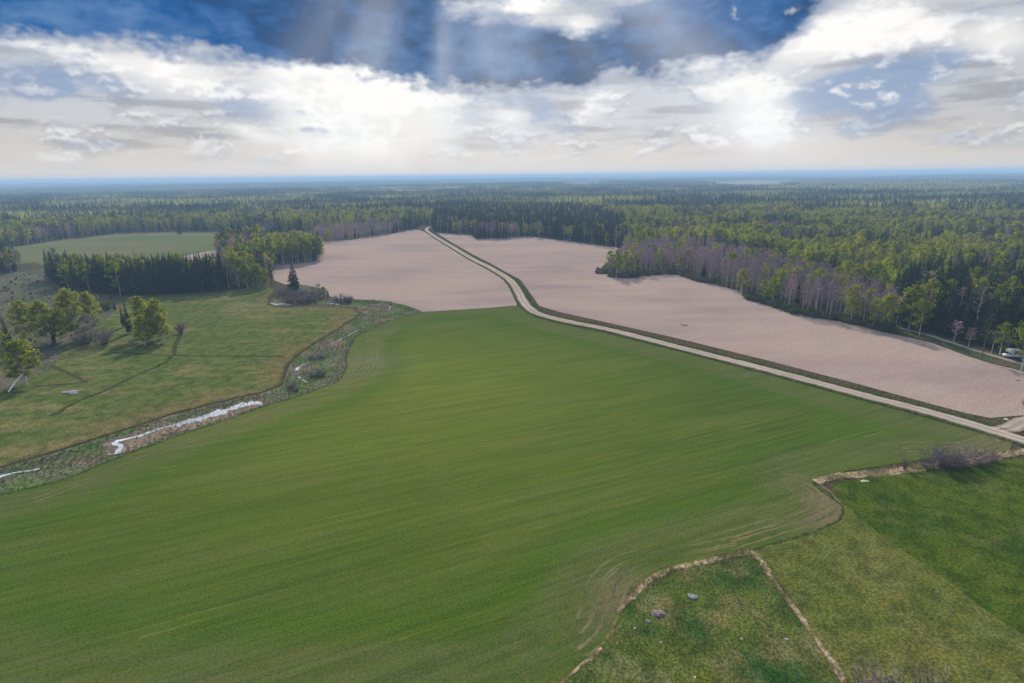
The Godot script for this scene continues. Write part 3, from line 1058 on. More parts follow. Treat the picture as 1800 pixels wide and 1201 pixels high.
	# ---- outlines of the land, in metres
	var crop := [Vector2(-101, -100.3), Vector2(-93, -106.4), Vector2(-89.2, -113.8), Vector2(-82.8, -124.2), Vector2(-73.6, -137), Vector2(-66.9, -147.6), Vector2(-60.6, -154.1), Vector2(-57.3, -160.3), Vector2(-54, -166.3), Vector2(-54.2, -179.1), Vector2(-57.8, -191.9), Vector2(-61.4, -218.7), Vector2(-54.1, -243.8), Vector2(-41, -261.3), Vector2(-26.6, -263.4), Vector2(-10.6, -266.6), Vector2(2.4, -270.1), Vector2(5.4, -259.2), Vector2(11.3, -243.7), Vector2(23.6, -229.6), Vector2(38.9, -216.1), Vector2(60.1, -193), Vector2(80.1, -169.6), Vector2(95.4, -149.7), Vector2(107.6, -133.5), Vector2(113.9, -124.3), Vector2(115.5, -120.6), Vector2(112.1, -117.3), Vector2(106.7, -115.3), Vector2(91.6, -114.2), Vector2(80.8, -111.4), Vector2(70.9, -109.2), Vector2(62.5, -105.9), Vector2(61, -104.1), Vector2(61.9, -100.1), Vector2(61.9, -95.2), Vector2(59.7, -91.6), Vector2(57.3, -90), Vector2(52.1, -87.4), Vector2(43, -83.9), Vector2(39.3, -82.3), Vector2(32, -79.7), Vector2(24.4, -77.3), Vector2(20.3, -75.3), Vector2(17.5, -72.3), Vector2(15.3, -68.8), Vector2(14, -65.8), Vector2(12.6, -63.4), Vector2(11.1, -61.2), Vector2(8.2, -58.5), Vector2(5.7, -56.1), Vector2(-0.5, -50.7), Vector2(-64.5, -51.4), Vector2(-104, -66.5), Vector2(-119.1, -86.8), Vector2(-111.8, -94.2)]
	var soil_left := [Vector2(-41.1, -260.2), Vector2(-26.5, -262.2), Vector2(-10.6, -265.4), Vector2(2.4, -268.9), Vector2(3.4, -285.6), Vector2(1.6, -314.8), Vector2(-3.3, -338.8), Vector2(-14.5, -376.1), Vector2(-28.3, -418), Vector2(-46.5, -480), Vector2(-71.1, -566), Vector2(-93.3, -650), Vector2(-108.8, -684), Vector2(-121, -678), Vector2(-130.1, -640), Vector2(-147, -618), Vector2(-158.2, -591), Vector2(-168.4, -576), Vector2(-185.2, -567), Vector2(-216.5, -554), Vector2(-244.1, -542), Vector2(-259.7, -520), Vector2(-271.9, -460), Vector2(-217, -431), Vector2(-184.1, -404), Vector2(-158.4, -378.1), Vector2(-146.3, -351.1), Vector2(-135, -337.8), Vector2(-122.2, -335.3), Vector2(-105.2, -322.5), Vector2(-97.7, -302), Vector2(-89.2, -295.5), Vector2(-76.3, -291.6), Vector2(-63.7, -287.6), Vector2(-53.1, -277.2), Vector2(-43.7, -265.1)]
	var soil_right := [Vector2(-82.4, -649), Vector2(-60.2, -628), Vector2(-41.2, -620), Vector2(-35.6, -576), Vector2(-10.2, -578), Vector2(1.2, -588), Vector2(18.6, -592), Vector2(40, -566), Vector2(54.5, -545), Vector2(76.6, -512), Vector2(94.6, -488), Vector2(89.4, -426), Vector2(73.2, -384.4), Vector2(62.7, -362.7), Vector2(58, -347.2), Vector2(63.8, -342.4), Vector2(72.6, -343.8), Vector2(88.7, -353.5), Vector2(102.5, -352.4), Vector2(106.5, -331.1), Vector2(114.5, -315.8), Vector2(120.7, -298.9), Vector2(116.3, -278.7), Vector2(120.9, -264.5), Vector2(123.6, -247.5), Vector2(132.7, -236), Vector2(139.7, -227.2), Vector2(144.2, -215.7), Vector2(149.3, -206.7), Vector2(152.4, -199), Vector2(153.4, -184.2), Vector2(155.6, -175.1), Vector2(158.9, -168.2), Vector2(162.2, -158.4), Vector2(158.3, -148.3), Vector2(146.5, -139.7), Vector2(131.4, -136.1), Vector2(121.7, -134.9), Vector2(118.2, -138), Vector2(114.5, -143.1), Vector2(102.2, -161.5), Vector2(85.9, -183.2), Vector2(64.6, -208.7), Vector2(41.8, -233), Vector2(22.1, -254.4), Vector2(13.2, -267.8), Vector2(9.9, -299.4), Vector2(5.5, -339.9), Vector2(-3.2, -368.3), Vector2(-15.7, -412), Vector2(-30.9, -458), Vector2(-50.8, -527), Vector2(-73, -611)]
	var meadow := [Vector2(-118.8, -104.9), Vector2(-110.4, -111.4), Vector2(-102.4, -121.3), Vector2(-93.8, -134.1), Vector2(-90.2, -140.4), Vector2(-82.8, -148), Vector2(-77.9, -152.8), Vector2(-72.8, -156.9), Vector2(-69.8, -163.3), Vector2(-72.1, -171.8), Vector2(-75.1, -183.7), Vector2(-75.8, -193.6), Vector2(-75, -210.9), Vector2(-72, -233), Vector2(-70.3, -260.4), Vector2(-77.3, -273.1), Vector2(-95.6, -278.4), Vector2(-111.5, -275.5), Vector2(-122.1, -282.6), Vector2(-130.8, -302.5), Vector2(-135.8, -324.4), Vector2(-142.5, -331.4), Vector2(-147.8, -328.3), Vector2(-166.4, -319.2), Vector2(-187.7, -311.5), Vector2(-210.2, -305.3), Vector2(-183.5, -254.2), Vector2(-172.6, -215.1), Vector2(-151.3, -178.9), Vector2(-149.8, -157.5), Vector2(-157.3, -144.7)]
	var triangle := [Vector2(39.3, -82.3), Vector2(40, -79.6), Vector2(40.1, -74.1), Vector2(40.2, -67.9), Vector2(40.4, -62.2), Vector2(40.5, -57.5), Vector2(40.1, -52.6), Vector2(38, -50), Vector2(-0.5, -50.4), Vector2(5.7, -56.1), Vector2(8.2, -58.5), Vector2(11.1, -61.2), Vector2(12.6, -63.4), Vector2(14, -65.8), Vector2(15.3, -68.8), Vector2(17.5, -72.3), Vector2(20.3, -75.3), Vector2(24.4, -77.3), Vector2(32, -79.7)]
	var pasture := [Vector2(39.3, -82.3), Vector2(43, -83.9), Vector2(52.1, -87.4), Vector2(57.3, -90), Vector2(59.7, -91.6), Vector2(61.9, -95.2), Vector2(63.1, -100.1), Vector2(63.1, -91.5), Vector2(64.3, -83.1), Vector2(66.4, -75.9), Vector2(67.1, -68.4), Vector2(68.6, -63.1), Vector2(71.1, -53.5), Vector2(67.3, -49.8), Vector2(38, -50), Vector2(40.1, -52.6), Vector2(40.5, -57.5), Vector2(40.4, -62.2), Vector2(40.2, -67.9), Vector2(40.1, -74.1), Vector2(40, -79.6)]
	var dark_field := [Vector2(63.3, -100.5), Vector2(64, -102.9), Vector2(66.5, -104.5), Vector2(72.6, -106), Vector2(83.6, -108.4), Vector2(97.6, -110.9), Vector2(112.3, -113.8), Vector2(135.5, -118.3), Vector2(166.9, -112.7), Vector2(85.7, -49.7), Vector2(67.3, -49.8), Vector2(71.1, -53.5), Vector2(68.6, -63.1), Vector2(67.1, -68.4), Vector2(66.4, -75.9), Vector2(64.3, -83.1), Vector2(63.1, -91.5)]
	var far_meadow := [Vector2(-480, -570), Vector2(-481, -631), Vector2(-460, -685), Vector2(-408, -700), Vector2(-351.2, -695), Vector2(-300.9, -673), Vector2(-270.2, -646), Vector2(-213.4, -646), Vector2(-189.6, -572), Vector2(-216.5, -554), Vector2(-244.1, -542), Vector2(-259.7, -520), Vector2(-271.9, -460), Vector2(-202.6, -356.6), Vector2(-269.4, -360.4), Vector2(-311.4, -397.2), Vector2(-368.2, -444), Vector2(-384, -431), Vector2(-413, -408), Vector2(-534, -534)]
	var scrub := [Vector2(-410, -392.9), Vector2(-339.8, -398.1), Vector2(-336.9, -420), Vector2(-287.9, -365.9), Vector2(-240.1, -314.9), Vector2(-210.2, -305.3), Vector2(-183.5, -254.2), Vector2(-172.6, -215.1), Vector2(-151.3, -178.9), Vector2(-149.8, -157.5), Vector2(-162.1, -144.9)]
	var verge_right := [Vector2(147.9, -218), Vector2(151.3, -209.7), Vector2(153.4, -200.4), Vector2(153.9, -184.8), Vector2(156.1, -175.6), Vector2(159.3, -168.7), Vector2(163.5, -154.6), Vector2(168.5, -149.8), Vector2(176.3, -157.5), Vector2(173.4, -174.5), Vector2(169.6, -180.7), Vector2(167.8, -192.5), Vector2(164.4, -201.3), Vector2(160.7, -210.8), Vector2(157.7, -219.3), Vector2(155.6, -226.5)]
	var road := [Vector2(-100.6, -723), Vector2(-97.7, -677), Vector2(-70.7, -577), Vector2(-48, -496), Vector2(-29.3, -432), Vector2(-15, -390.6), Vector2(-3, -348.8), Vector2(1, -327.1), Vector2(3.9, -300.1), Vector2(6.1, -276), Vector2(9.4, -258.8), Vector2(14.1, -248.6), Vector2(24.3, -236.9), Vector2(40, -222.6), Vector2(61.4, -197.6), Vector2(81.9, -173.8), Vector2(97.6, -153.5), Vector2(110.3, -137.2), Vector2(119.3, -122), Vector2(126.5, -109.4), Vector2(132.2, -93.8)]
	var side_road := [Vector2(112.7, -132.5), Vector2(116.4, -128.3), Vector2(120.7, -128.1), Vector2(128, -132.1), Vector2(139, -136.4), Vector2(158.8, -140.1)]
	var dry_edge_top := [Vector2(61.8, -105), Vector2(67.2, -106.8), Vector2(73.6, -107.6), Vector2(81.6, -108.9), Vector2(90.1, -110.7), Vector2(98.7, -112.4), Vector2(108.1, -114.8), Vector2(114.5, -116.4), Vector2(130.6, -120)]
	var dry_edge_left := [Vector2(39.2, -82), Vector2(36.2, -81), Vector2(32, -79.7), Vector2(27.8, -78.3), Vector2(24.4, -77.2), Vector2(21.7, -75.4), Vector2(18.9, -73), Vector2(16.9, -70.9)]
	var dry_edge_low := [Vector2(11.4, -61.4), Vector2(8.3, -58.5), Vector2(5.8, -56.1), Vector2(2.2, -52.9)]
	var dry_edge_right := [Vector2(39.2, -82), Vector2(39.8, -79.8), Vector2(40, -74.5), Vector2(40.2, -68.8), Vector2(40.4, -63.2), Vector2(40.4, -58.2), Vector2(40, -53)]
	var brook := [Vector2(-70.7, -150.8), Vector2(-73.3, -149.5), Vector2(-76.1, -148.6), Vector2(-77.7, -145.3), Vector2(-80.6, -141.8), Vector2(-83.3, -138.4), Vector2(-86.5, -135.5), Vector2(-89.4, -132.4), Vector2(-92, -128.5), Vector2(-93.6, -127.2), Vector2(-95, -126), Vector2(-95.1, -125), Vector2(-93.3, -123.8), Vector2(-91.9, -122.6), Vector2(-91.6, -121.2), Vector2(-90.9, -119.4)]
	var brook_upper := [Vector2(-119.3, -281.2), Vector2(-103.7, -285.2), Vector2(-86.4, -285.2), Vector2(-71.3, -282.6), Vector2(-61.4, -280.4), Vector2(-59.1, -270.1), Vector2(-60.9, -258.6), Vector2(-63.4, -238.7), Vector2(-67.4, -220.5), Vector2(-69.6, -212.2), Vector2(-71.1, -199.3), Vector2(-69, -190.9), Vector2(-71.5, -185.1), Vector2(-71.1, -178.7), Vector2(-68.3, -173.3), Vector2(-65.9, -170), Vector2(-63.7, -167.8), Vector2(-65.4, -163.8), Vector2(-67.2, -158.4), Vector2(-69.6, -152.1)]
	var brook_lower := [Vector2(-90.9, -119.4), Vector2(-94.1, -117.5), Vector2(-98.7, -115.1), Vector2(-103, -112.6), Vector2(-106.4, -110.7), Vector2(-108.3, -108.7), Vector2(-114.4, -102.6)]

	# ---- ground sheets
	var soil_col := Color(0.350, 0.268, 0.240)
	var corner: Vector2 = Vector2(59.8, -93.3)
	var bald: Vector2 = Vector2(16.2, -69.7)
	var corner2: Vector2 = Vector2(110.1, -118)
	var brighter_at: Vector2 = Vector2(-30.8, -161.2)  # around here the crop colour turns yellower and brighter
	var turn_at: Vector2 = Vector2(-49.8, -183.3)
	var hollows := [[Vector2(24.9, -64.5), 9.0], [Vector2(34.1, -76.8), 5.0], [Vector2(34.9, -74.8), 3.0], [Vector2(17.9, -69.3), 3.0], [Vector2(18.6, -64.4), 2.5], [Vector2(32.5, -56.3), 9.0], [Vector2(30.2, -57.6), 5.0]]
	var crop_poly := PackedVector2Array(crop)
	var row := Vector2(0.91, -0.415).normalized()
	var across := Vector2(-row.y, row.x)
	sheet("ground", [Vector2(-900, -36), Vector2(900, -36), Vector2(900, -1107), Vector2(-900, -1107)], -0.05, rough_mat, func(p: Vector2) -> Color:
		return Color(0.055, 0.056, 0.028).lerp(Color(0.085, 0.068, 0.045), 0.5 + noise_b.get_noise_2d(p.x, p.y)))
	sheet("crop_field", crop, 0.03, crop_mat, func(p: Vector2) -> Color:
		var along := p.dot(row)
		var over := p.dot(across)
		var n := noise_a.get_noise_2d(p.x, p.y)
		var m := noise_b.get_noise_2d(along * 0.22, over * 1.6)
		var k := noise_b.get_noise_2d(p.x * 1.7, p.y * 1.7)
		var c := Color(0.074, 0.114, 0.018).lerp(Color(0.052, 0.090, 0.015), clampf(0.5 + 1.2 * n + 0.5 * m, 0.0, 1.0))
		c = c.lerp(Color(0.132, 0.165, 0.026), clampf(0.85 * exp(-p.distance_squared_to(brighter_at) / 4200.0) + 0.3 * m + 0.25 * n, 0.0, 0.8))  # the brighter, yellower middle of the field is put into the crop colour
		c = c.lerp(Color(0.098, 0.124, 0.030), clampf(0.45 * smoothstep(0.12, 0.45, m) + 0.2 * smoothstep(0.1, 0.5, k), 0.0, 0.6))
		var edge := edge_distance(p, crop_poly)
		var wheel := 0.5 + 0.5 * sin(edge * TAU / 2.6)
		var turned := smoothstep(16.0, 9.0, edge) * smoothstep(0.5, 2.0, edge)
		c = c.lerp(Color(0.105, 0.112, 0.050), turned * (0.10 + 0.42 * wheel + 0.5 * maxf(k, 0.0)))
		c = c.lerp(Color(0.050, 0.108, 0.012), 0.5 * smoothstep(22.0, 15.0, edge) * smoothstep(10.0, 14.0, edge))
		c = c.lerp(Color(0.155, 0.125, 0.080), clampf(1.3 * exp(-p.distance_squared_to(corner) / 60.0) + 0.8 * exp(-p.distance_squared_to(bald) / 30.0) + 0.6 * exp(-p.distance_squared_to(corner2) / 90.0), 0.0, 0.85) * smoothstep(9.0, 3.0, edge))
		c = c.lerp(Color(0.17, 0.165, 0.12), 0.55 * exp(-p.distance_squared_to(turn_at) / 160.0) * (0.4 + 0.6 * wheel))
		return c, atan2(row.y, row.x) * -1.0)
	var tilled := func(p: Vector2) -> Color:
		var n := noise_a.get_noise_2d(p.x * 0.8, p.y * 1.2)
		var m := noise_b.get_noise_2d(p.x * 0.3, p.y * 1.1)
		var c := soil_col.lerp(Color(0.262, 0.203, 0.208), clampf(0.3 + 1.0 * n, 0.0, 1.0))
		return c.lerp(Color(0.365, 0.300, 0.270), clampf(0.2 + 0.8 * m, 0.0, 0.6))
	sheet("ploughed_field", soil_left, 0.03, soil_mat, tilled, -0.5)
	sheet("ploughed_field", soil_right, 0.03, soil_mat, tilled, 0.55)
	var meadow_poly := PackedVector2Array(meadow)
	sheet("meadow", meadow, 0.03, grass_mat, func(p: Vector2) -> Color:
		var n := noise_a.get_noise_2d(p.x * 1.3, p.y * 1.3)
		var m := noise_b.get_noise_2d(p.x * 0.7, p.y * 2.0)
		var c := Color(0.078, 0.110, 0.030).lerp(Color(0.105, 0.125, 0.038), clampf(0.5 + 1.2 * m, 0.0, 1.0))
		c = c.lerp(Color(0.185, 0.160, 0.075), clampf(0.8 * m + 0.9 * n, 0.0, 0.6))
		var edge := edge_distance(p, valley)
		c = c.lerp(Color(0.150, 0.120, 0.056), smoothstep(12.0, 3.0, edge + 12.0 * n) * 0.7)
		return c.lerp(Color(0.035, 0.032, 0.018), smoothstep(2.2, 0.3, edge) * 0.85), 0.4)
	sheet("marsh", Array(valley), 0.02, rough_mat, func(p: Vector2) -> Color:
		var n := noise_b.get_noise_2d(p.x * 1.1, p.y * 1.1)
		var c := Color(0.125, 0.130, 0.085).lerp(Color(0.082, 0.130, 0.040), clampf(0.45 + 1.8 * n, 0.0, 1.0))
		c = c.lerp(Color(0.17, 0.13, 0.105), smoothstep(0.1, 0.4, noise_b.get_noise_2d(p.x * 0.8 + 90.0, p.y * 0.8)))
		return c, 0.2)
	sheet("rocky_knoll", triangle, 0.03, grass_mat, func(p: Vector2) -> Color:
		var n := noise_b.get_noise_2d(p.x * 1.2, p.y * 1.2)
		var c := Color(0.048, 0.088, 0.020).lerp(Color(0.088, 0.112, 0.024), clampf(0.62 + 1.4 * n, 0.0, 1.0))
		for h in hollows:
			c = c.lerp(Color(0.022, 0.062, 0.018), 0.85 * exp(-p.distance_squared_to(h[0]) / h[1]))
		return c.lerp(Color(0.19, 0.165, 0.075), clampf(1.6 * noise_b.get_noise_2d(p.x * 2.1 + 40.0, p.y * 2.1), 0.0, 0.55)), 0.4)
	sheet("pasture", pasture, 0.03, grass_mat, func(p: Vector2) -> Color:
		var n := noise_b.get_noise_2d(p.x * 0.9, p.y * 0.9)
		var c := Color(0.090, 0.112, 0.024).lerp(Color(0.115, 0.122, 0.036), clampf(0.5 + 1.2 * n, 0.0, 1.0))
		var edge := line_distance(p, dark_field.slice(17))
		return c.lerp(Color(0.185, 0.150, 0.075), smoothstep(8.0, 1.0, edge + 5.0 * n) * 0.75), 0.4)
	sheet("dark_field", dark_field, 0.03, grass_mat, func(p: Vector2) -> Color:
		var n := noise_b.get_noise_2d(p.x * 0.9, p.y * 0.9)
		var c := Color(0.040, 0.076, 0.010).lerp(Color(0.062, 0.092, 0.011), clampf(0.5 + 1.3 * n, 0.0, 1.0))
		return c.lerp(Color(0.125, 0.130, 0.040), clampf(1.1 * noise_b.get_noise_2d(p.x * 1.6 + 70.0, p.y * 3.0) - 0.1, 0.0, 0.4)), 0.9)
	sheet("far_meadow", far_meadow, 0.03, rough_mat, func(p: Vector2) -> Color:
		var n := noise_a.get_noise_2d(p.x * 0.5, p.y * 1.6)
		return Color(0.155, 0.150, 0.075).lerp(Color(0.105, 0.140, 0.055), clampf(0.5 + 1.6 * n, 0.0, 1.0)))
	sheet("felled_ground", scrub, 0.02, rough_mat, func(p: Vector2) -> Color:
		var n := noise_b.get_noise_2d(p.x * 0.9, p.y * 1.5)
		return Color(0.130, 0.112, 0.085).lerp(Color(0.070, 0.090, 0.048), clampf(0.5 + 1.3 * n + 1.0 * noise_b.get_noise_2d(p.x * 3.0, p.y * 4.0), 0.0, 1.0)))
	sheet("verge", verge_right, 0.04, rough_mat, func(p: Vector2) -> Color:
		var n := noise_b.get_noise_2d(p.x, p.y)
		return Color(0.048, 0.082, 0.030).lerp(Color(0.10, 0.085, 0.055), clampf(0.4 + 1.5 * n, 0.0, 1.0)))

	# the rest of the country, out to the horizon
	var st := SurfaceTool.new()
	st.begin(Mesh.PRIMITIVE_TRIANGLES)
	var rings := 90
	var spokes := 150
	for k in rings + 1:
		var d := 30.0 * pow(1500.0, float(k) / rings)
		for i in spokes + 1:
			var a := TAU * i / spokes
			var x := sin(a) * d
			var z := -cos(a) * d
			var n := noise_c.get_noise_2d(x * 0.25, z * 0.25)
			var canopy := smoothstep(7000, 10000, d) * (15.0 + 5.0 * n)
			st.set_color(Color(0.045, 0.058, 0.026).lerp(Color(0.075, 0.085, 0.03), clampf(0.4 + 1.3 * n, 0.0, 1.0)))
			st.set_uv(Vector2(x, z))
			st.set_uv2(Vector2(x, z))
			st.add_vertex(Vector3(x, swell(x, z) - 1.6 + canopy, z))
			if k > 0 and i > 0:
				var c := k * (spokes + 1) + i
				var b := c - spokes - 1
				for q in [b - 1, c - 1, c, b - 1, c, b]:
					st.add_index(q)
	st.generate_normals()
	tag(obj("terrain", st.commit(), rough_mat), "", "", "", "structure")

	# ---- roads, tracks and the brook
	var worn := func(p: Vector3) -> Color:
		var n := noise_b.get_noise_2d(p.x * 2.0, p.y * 2.0)
		var track := exp(-pow((absf(p.z - 0.5) - 0.22) / 0.12, 2.0))
		return Color(0.255, 0.215, 0.175).lerp(Color(0.52, 0.455, 0.415), clampf(track * (0.8 + 0.5 * n), 0.0, 1.0)).lerp(Color(0.30, 0.25, 0.20), clampf(1.4 * noise_b.get_noise_2d(p.x * 0.8, p.y * 0.8 + 60.0), 0.0, 0.6))
	band("road", road, 2.3, 2.3, 0.16, 0.10, 0.4, gravel_mat, worn)
	band("side_road", side_road, 2.1, 2.1, 0.14, 0.1, 0.4, gravel_mat, worn)
	var weeds := func(p: Vector3) -> Color:
		return Color(0.040, 0.070, 0.020).lerp(Color(0.10, 0.085, 0.045), clampf(0.35 + 1.8 * noise_b.get_noise_2d(p.x * 2.0, p.y * 2.0), 0.0, 1.0))
	band("road_verge", road, 4.5, -1.9, 0.06, 0.10, 0.7, rough_mat, weeds)
	band("road_verge", road, -1.9, 3.7, 0.06, 0.10, 0.5, rough_mat, weeds)
	var straw := func(p: Vector3) -> Color:
		return Color(0.40, 0.315, 0.215).lerp(Color(0.155, 0.15, 0.06), clampf(0.40 + 2.4 * noise_b.get_noise_2d(p.x * 3.5, p.y * 3.5) + 0.8 * pow(absf(p.z * 2.0 - 1.0), 2.0) - 0.25, 0.0, 1.0))
	band("field_edge", dry_edge_top, 1.0, 1.1, 0.05, 0.03, 0.7, rough_mat, straw)
	band("field_edge", dry_edge_left, 0.5, 0.5, 0.05, 0.03, 0.5, rough_mat, straw)
	band("field_edge", dry_edge_low, 0.22, 0.22, 0.05, 0.03, 0.25, rough_mat, straw)
	band("field_edge", dry_edge_right, 0.45, 0.45, 0.05, 0.03, 0.42, rough_mat, straw)
	var bare_line := func(p: Vector3) -> Color: return Color(0.17, 0.135, 0.085).lerp(Color(0.10, 0.115, 0.03), clampf(0.4 + 2.0 * noise_b.get_noise_2d(p.x * 3.0, p.y * 3.0), 0.0, 1.0))
	band("field_edge", [Vector2(17.1, -71.1), Vector2(15.3, -68.8), Vector2(14, -65.8), Vector2(12.6, -63.4), Vector2(11.2, -61.2)], 0.3, 0.3, 0.05, 0.02, 0.35, rough_mat, bare_line)
	band("field_edge", [Vector2(61.4, -105), Vector2(61.1, -101.9), Vector2(61.7, -98.4), Vector2(61.9, -95), Vector2(59.7, -91.6), Vector2(57.2, -89.8), Vector2(52, -87.2), Vector2(43, -83.7), Vector2(39.3, -82.2)], 0.25, 0.25, 0.05, 0.02, 0.3, rough_mat, weeds)
	band("field_edge", [Vector2(-100.8, -100.1), Vector2(-92.8, -106.2), Vector2(-89, -113.5), Vector2(-82.6, -123.9), Vector2(-73.5, -136.6), Vector2(-66.7, -147.2), Vector2(-60.4, -153.7), Vector2(-57.1, -159.8), Vector2(-53.8, -165.8), Vector2(-54, -178.5), Vector2(-57.7, -191.2), Vector2(-61.1, -217.9), Vector2(-53.9, -242.7), Vector2(-41.1, -260.2)], 0.5, 0.2, 0.05, 0.05, 0.5, rough_mat, weeds)
	# where the tractor turned on the headland
	var pressed := func(p: Vector3) -> Color: return Color(0.165, 0.150, 0.085).lerp(Color(0.085, 0.112, 0.02), clampf(0.5 + 1.8 * noise_b.get_noise_2d(p.x * 1.3, p.y * 1.3), 0.0, 1.0))
	for line in [[Vector2(37.2, -83.8), Vector2(48, -88.3), Vector2(56.3, -92.6), Vector2(60.3, -95.6), Vector2(61.7, -98.8), Vector2(61.3, -102.8), Vector2(59.7, -106), Vector2(55.7, -107.5)], [Vector2(35, -85.7), Vector2(48.3, -91.2), Vector2(55.4, -95.1), Vector2(59.1, -98.5), Vector2(59.5, -102.3), Vector2(56.9, -104.6), Vector2(52.3, -105.2)], [Vector2(43.6, -92.3), Vector2(52.4, -96.5), Vector2(55.9, -99.6), Vector2(55.7, -102.6), Vector2(52.2, -103.6)], [Vector2(37.8, -82.8), Vector2(29.4, -80.3), Vector2(22.4, -78.2), Vector2(17.4, -74.9), Vector2(14.9, -70.5), Vector2(13.4, -66.5), Vector2(11.4, -63.2), Vector2(7.6, -59.6)], [Vector2(37.7, -85.1), Vector2(28.1, -82.1), Vector2(19.8, -79.1), Vector2(15.2, -74.9), Vector2(13, -70.5), Vector2(11.3, -66), Vector2(8.7, -62.4)], [Vector2(26.6, -83.9), Vector2(17.2, -79.9), Vector2(12.9, -75.6), Vector2(10.9, -70.6), Vector2(9.6, -66.5)], [Vector2(89.1, -118.5), Vector2(101.7, -118), Vector2(109.7, -119.1), Vector2(114.4, -121.9), Vector2(114.2, -125.9), Vector2(110.5, -131.6)], [Vector2(91, -121.3), Vector2(101.7, -120.6), Vector2(107.8, -122.2), Vector2(110.8, -125.1), Vector2(109.7, -128.6)], [Vector2(-56.4, -156.4), Vector2(-51.1, -167.4), Vector2(-49.4, -177.3), Vector2(-49.7, -187.8), Vector2(-53.5, -200.2), Vector2(-54.5, -213.4), Vector2(-52.5, -229)], [Vector2(-53.1, -156.5), Vector2(-47.6, -167.3), Vector2(-46, -180.2), Vector2(-49.7, -198), Vector2(-50.6, -211.6), Vector2(-47.5, -232.4)], [Vector2(-92.6, -98.2), Vector2(-86.1, -108), Vector2(-79.8, -119.8), Vector2(-70.3, -133.1), Vector2(-60.1, -148.4)]]:
		for side in [-0.85, 0.85]:
			var shifted := []
			var pts := smooth_line(line)
			for i in range(0, pts.size(), 3):
				var d: Vector2 = (pts[mini(i + 1, pts.size() - 1)] - pts[maxi(i - 1, 0)]).normalized()
				shifted.append(pts[i] + Vector2(-d.y, d.x) * side)
			band("wheel_track", shifted, 0.2, 0.2, 0.045, 0.0, 0.25, crop_mat, pressed)
	# and where it drove along the drills
	var lighter := func(p: Vector3) -> Color: return Color(0.120, 0.138, 0.035).lerp(Color(0.078, 0.112, 0.012), clampf(0.4 + 2.0 * noise_b.get_noise_2d(p.x, p.y), 0.0, 1.0))
	for k in 15:
		for side in [-0.9, 0.9]:
			var run := []
			for q in 90:
				var p: Vector2 = row * (q * 4.0 - 180.0) + across * (-250.0 + 17.0 * k + side)
				if Geometry2D.is_point_in_polygon(p, crop_poly) and edge_distance(p, crop_poly) > 12.0:
					run.append(p)
				elif run.size() > 3:
					band("wheel_track", run, 0.17, 0.17, 0.042, 0.0, 0.22, crop_mat, lighter)
					run = []
				else:
					run = []
	var mud := func(p: Vector3) -> Color:
		return Color(0.17, 0.135, 0.105).lerp(Color(0.27, 0.215, 0.165), 0.5 + noise_b.get_noise_2d(p.x * 2.0, p.y * 2.0))
	band("brook_bank", brook, 5.0, 2.4, 0.08, 0.02, 1.4, rough_mat, mud)
	var plain := func(_p: Vector3) -> Color: return Color.WHITE
	band("water", brook.slice(0, 7), 1.3, 1.5, 0.16, 0.0, 1.7, water_mat, plain)
	band("water", brook.slice(6), 0.6, 0.55, 0.16, 0.0, 0.45, water_mat, plain)
	for part in [[3, 5], [7, 9], [11, 13], [14, 16]]:
		band("water", brook_upper.slice(part[0], part[1] + 1), 0.2, 0.22, 0.14, 0.0, 0.5, water_mat, plain)
	band("water", brook_lower.slice(3, 6), 0.2, 0.22, 0.14, 0.0, 0.55, water_mat, plain)
	band("water", [Vector2(-120.6, -284.5), Vector2(-118.9, -288.8), Vector2(-113.1, -285.8)], 1.6, 1.6, 0.14, 0.0, 2.0, water_mat, plain)
	band("water", [Vector2(-95.1, -287.2), Vector2(-92.5, -288.4), Vector2(-87.6, -285.3)], 1.0, 1.0, 0.14, 0.0, 1.2, water_mat, plain)
	band("path", [Vector2(152.8, -225.7), Vector2(158.6, -207.7), Vector2(160.2, -192.3), Vector2(161.8, -184.3), Vector2(164.3, -174.5), Vector2(168.6, -159.9)], 1.2, 1.2, 0.1, 0.03, 0.5, gravel_mat, worn)
	var rut := func(p: Vector3) -> Color: return Color(0.032, 0.058, 0.016).lerp(Color(0.07, 0.065, 0.03), 0.5 + noise_b.get_noise_2d(p.x, p.y))
	for line in [[Vector2(-144, -198.7), Vector2(-134.7, -197), Vector2(-120.1, -194.5), Vector2(-104.4, -193.5), Vector2(-79.9, -192.3)], [Vector2(-120.5, -195.3), Vector2(-127.5, -209.2), Vector2(-135.3, -226.8), Vector2(-144.1, -240.9)], [Vector2(-119.9, -193.1), Vector2(-118.1, -184.4), Vector2(-119.4, -171.2), Vector2(-119.4, -159.2), Vector2(-121.2, -150.1), Vector2(-120.7, -139.1)], [Vector2(-154.7, -183.3), Vector2(-142.9, -175.1), Vector2(-130.6, -166)], [Vector2(-143.6, -162.2), Vector2(-136.4, -164.1), Vector2(-130, -166)]]:
		band("ditch", line, 0.7, 0.7, 0.06, 0.02, 0.5, rough_mat, rut)

	make_forms()

	# ---- stones
	boulder(Vector2(20.4, -67.6), Vector3(1.9, 1.5, 1.5), 3, "big reddish grey boulder with pale lichen on the rocky knoll, nearest the straw edge", Color(0.20, 0.15, 0.16))
	boulder(Vector2(26.3, -71), Vector3(1.6, 1.1, 1.3), 8, "rounded blue-grey boulder ringed by dry grass, higher up the rocky knoll", Color(0.20, 0.20, 0.23))
	boulder(Vector2(18.6, -66.2), Vector3(1.1, 0.5, 0.8), 12, "low mossy stone just below the reddish boulder", Color(0.13, 0.13, 0.10))
	boulder(Vector2(19.4, -62.3), Vector3(0.55, 0.4, 0.5), 17, "small pinkish stone in the grass below the two knoll boulders", Color(0.30, 0.22, 0.19), "small_stone")
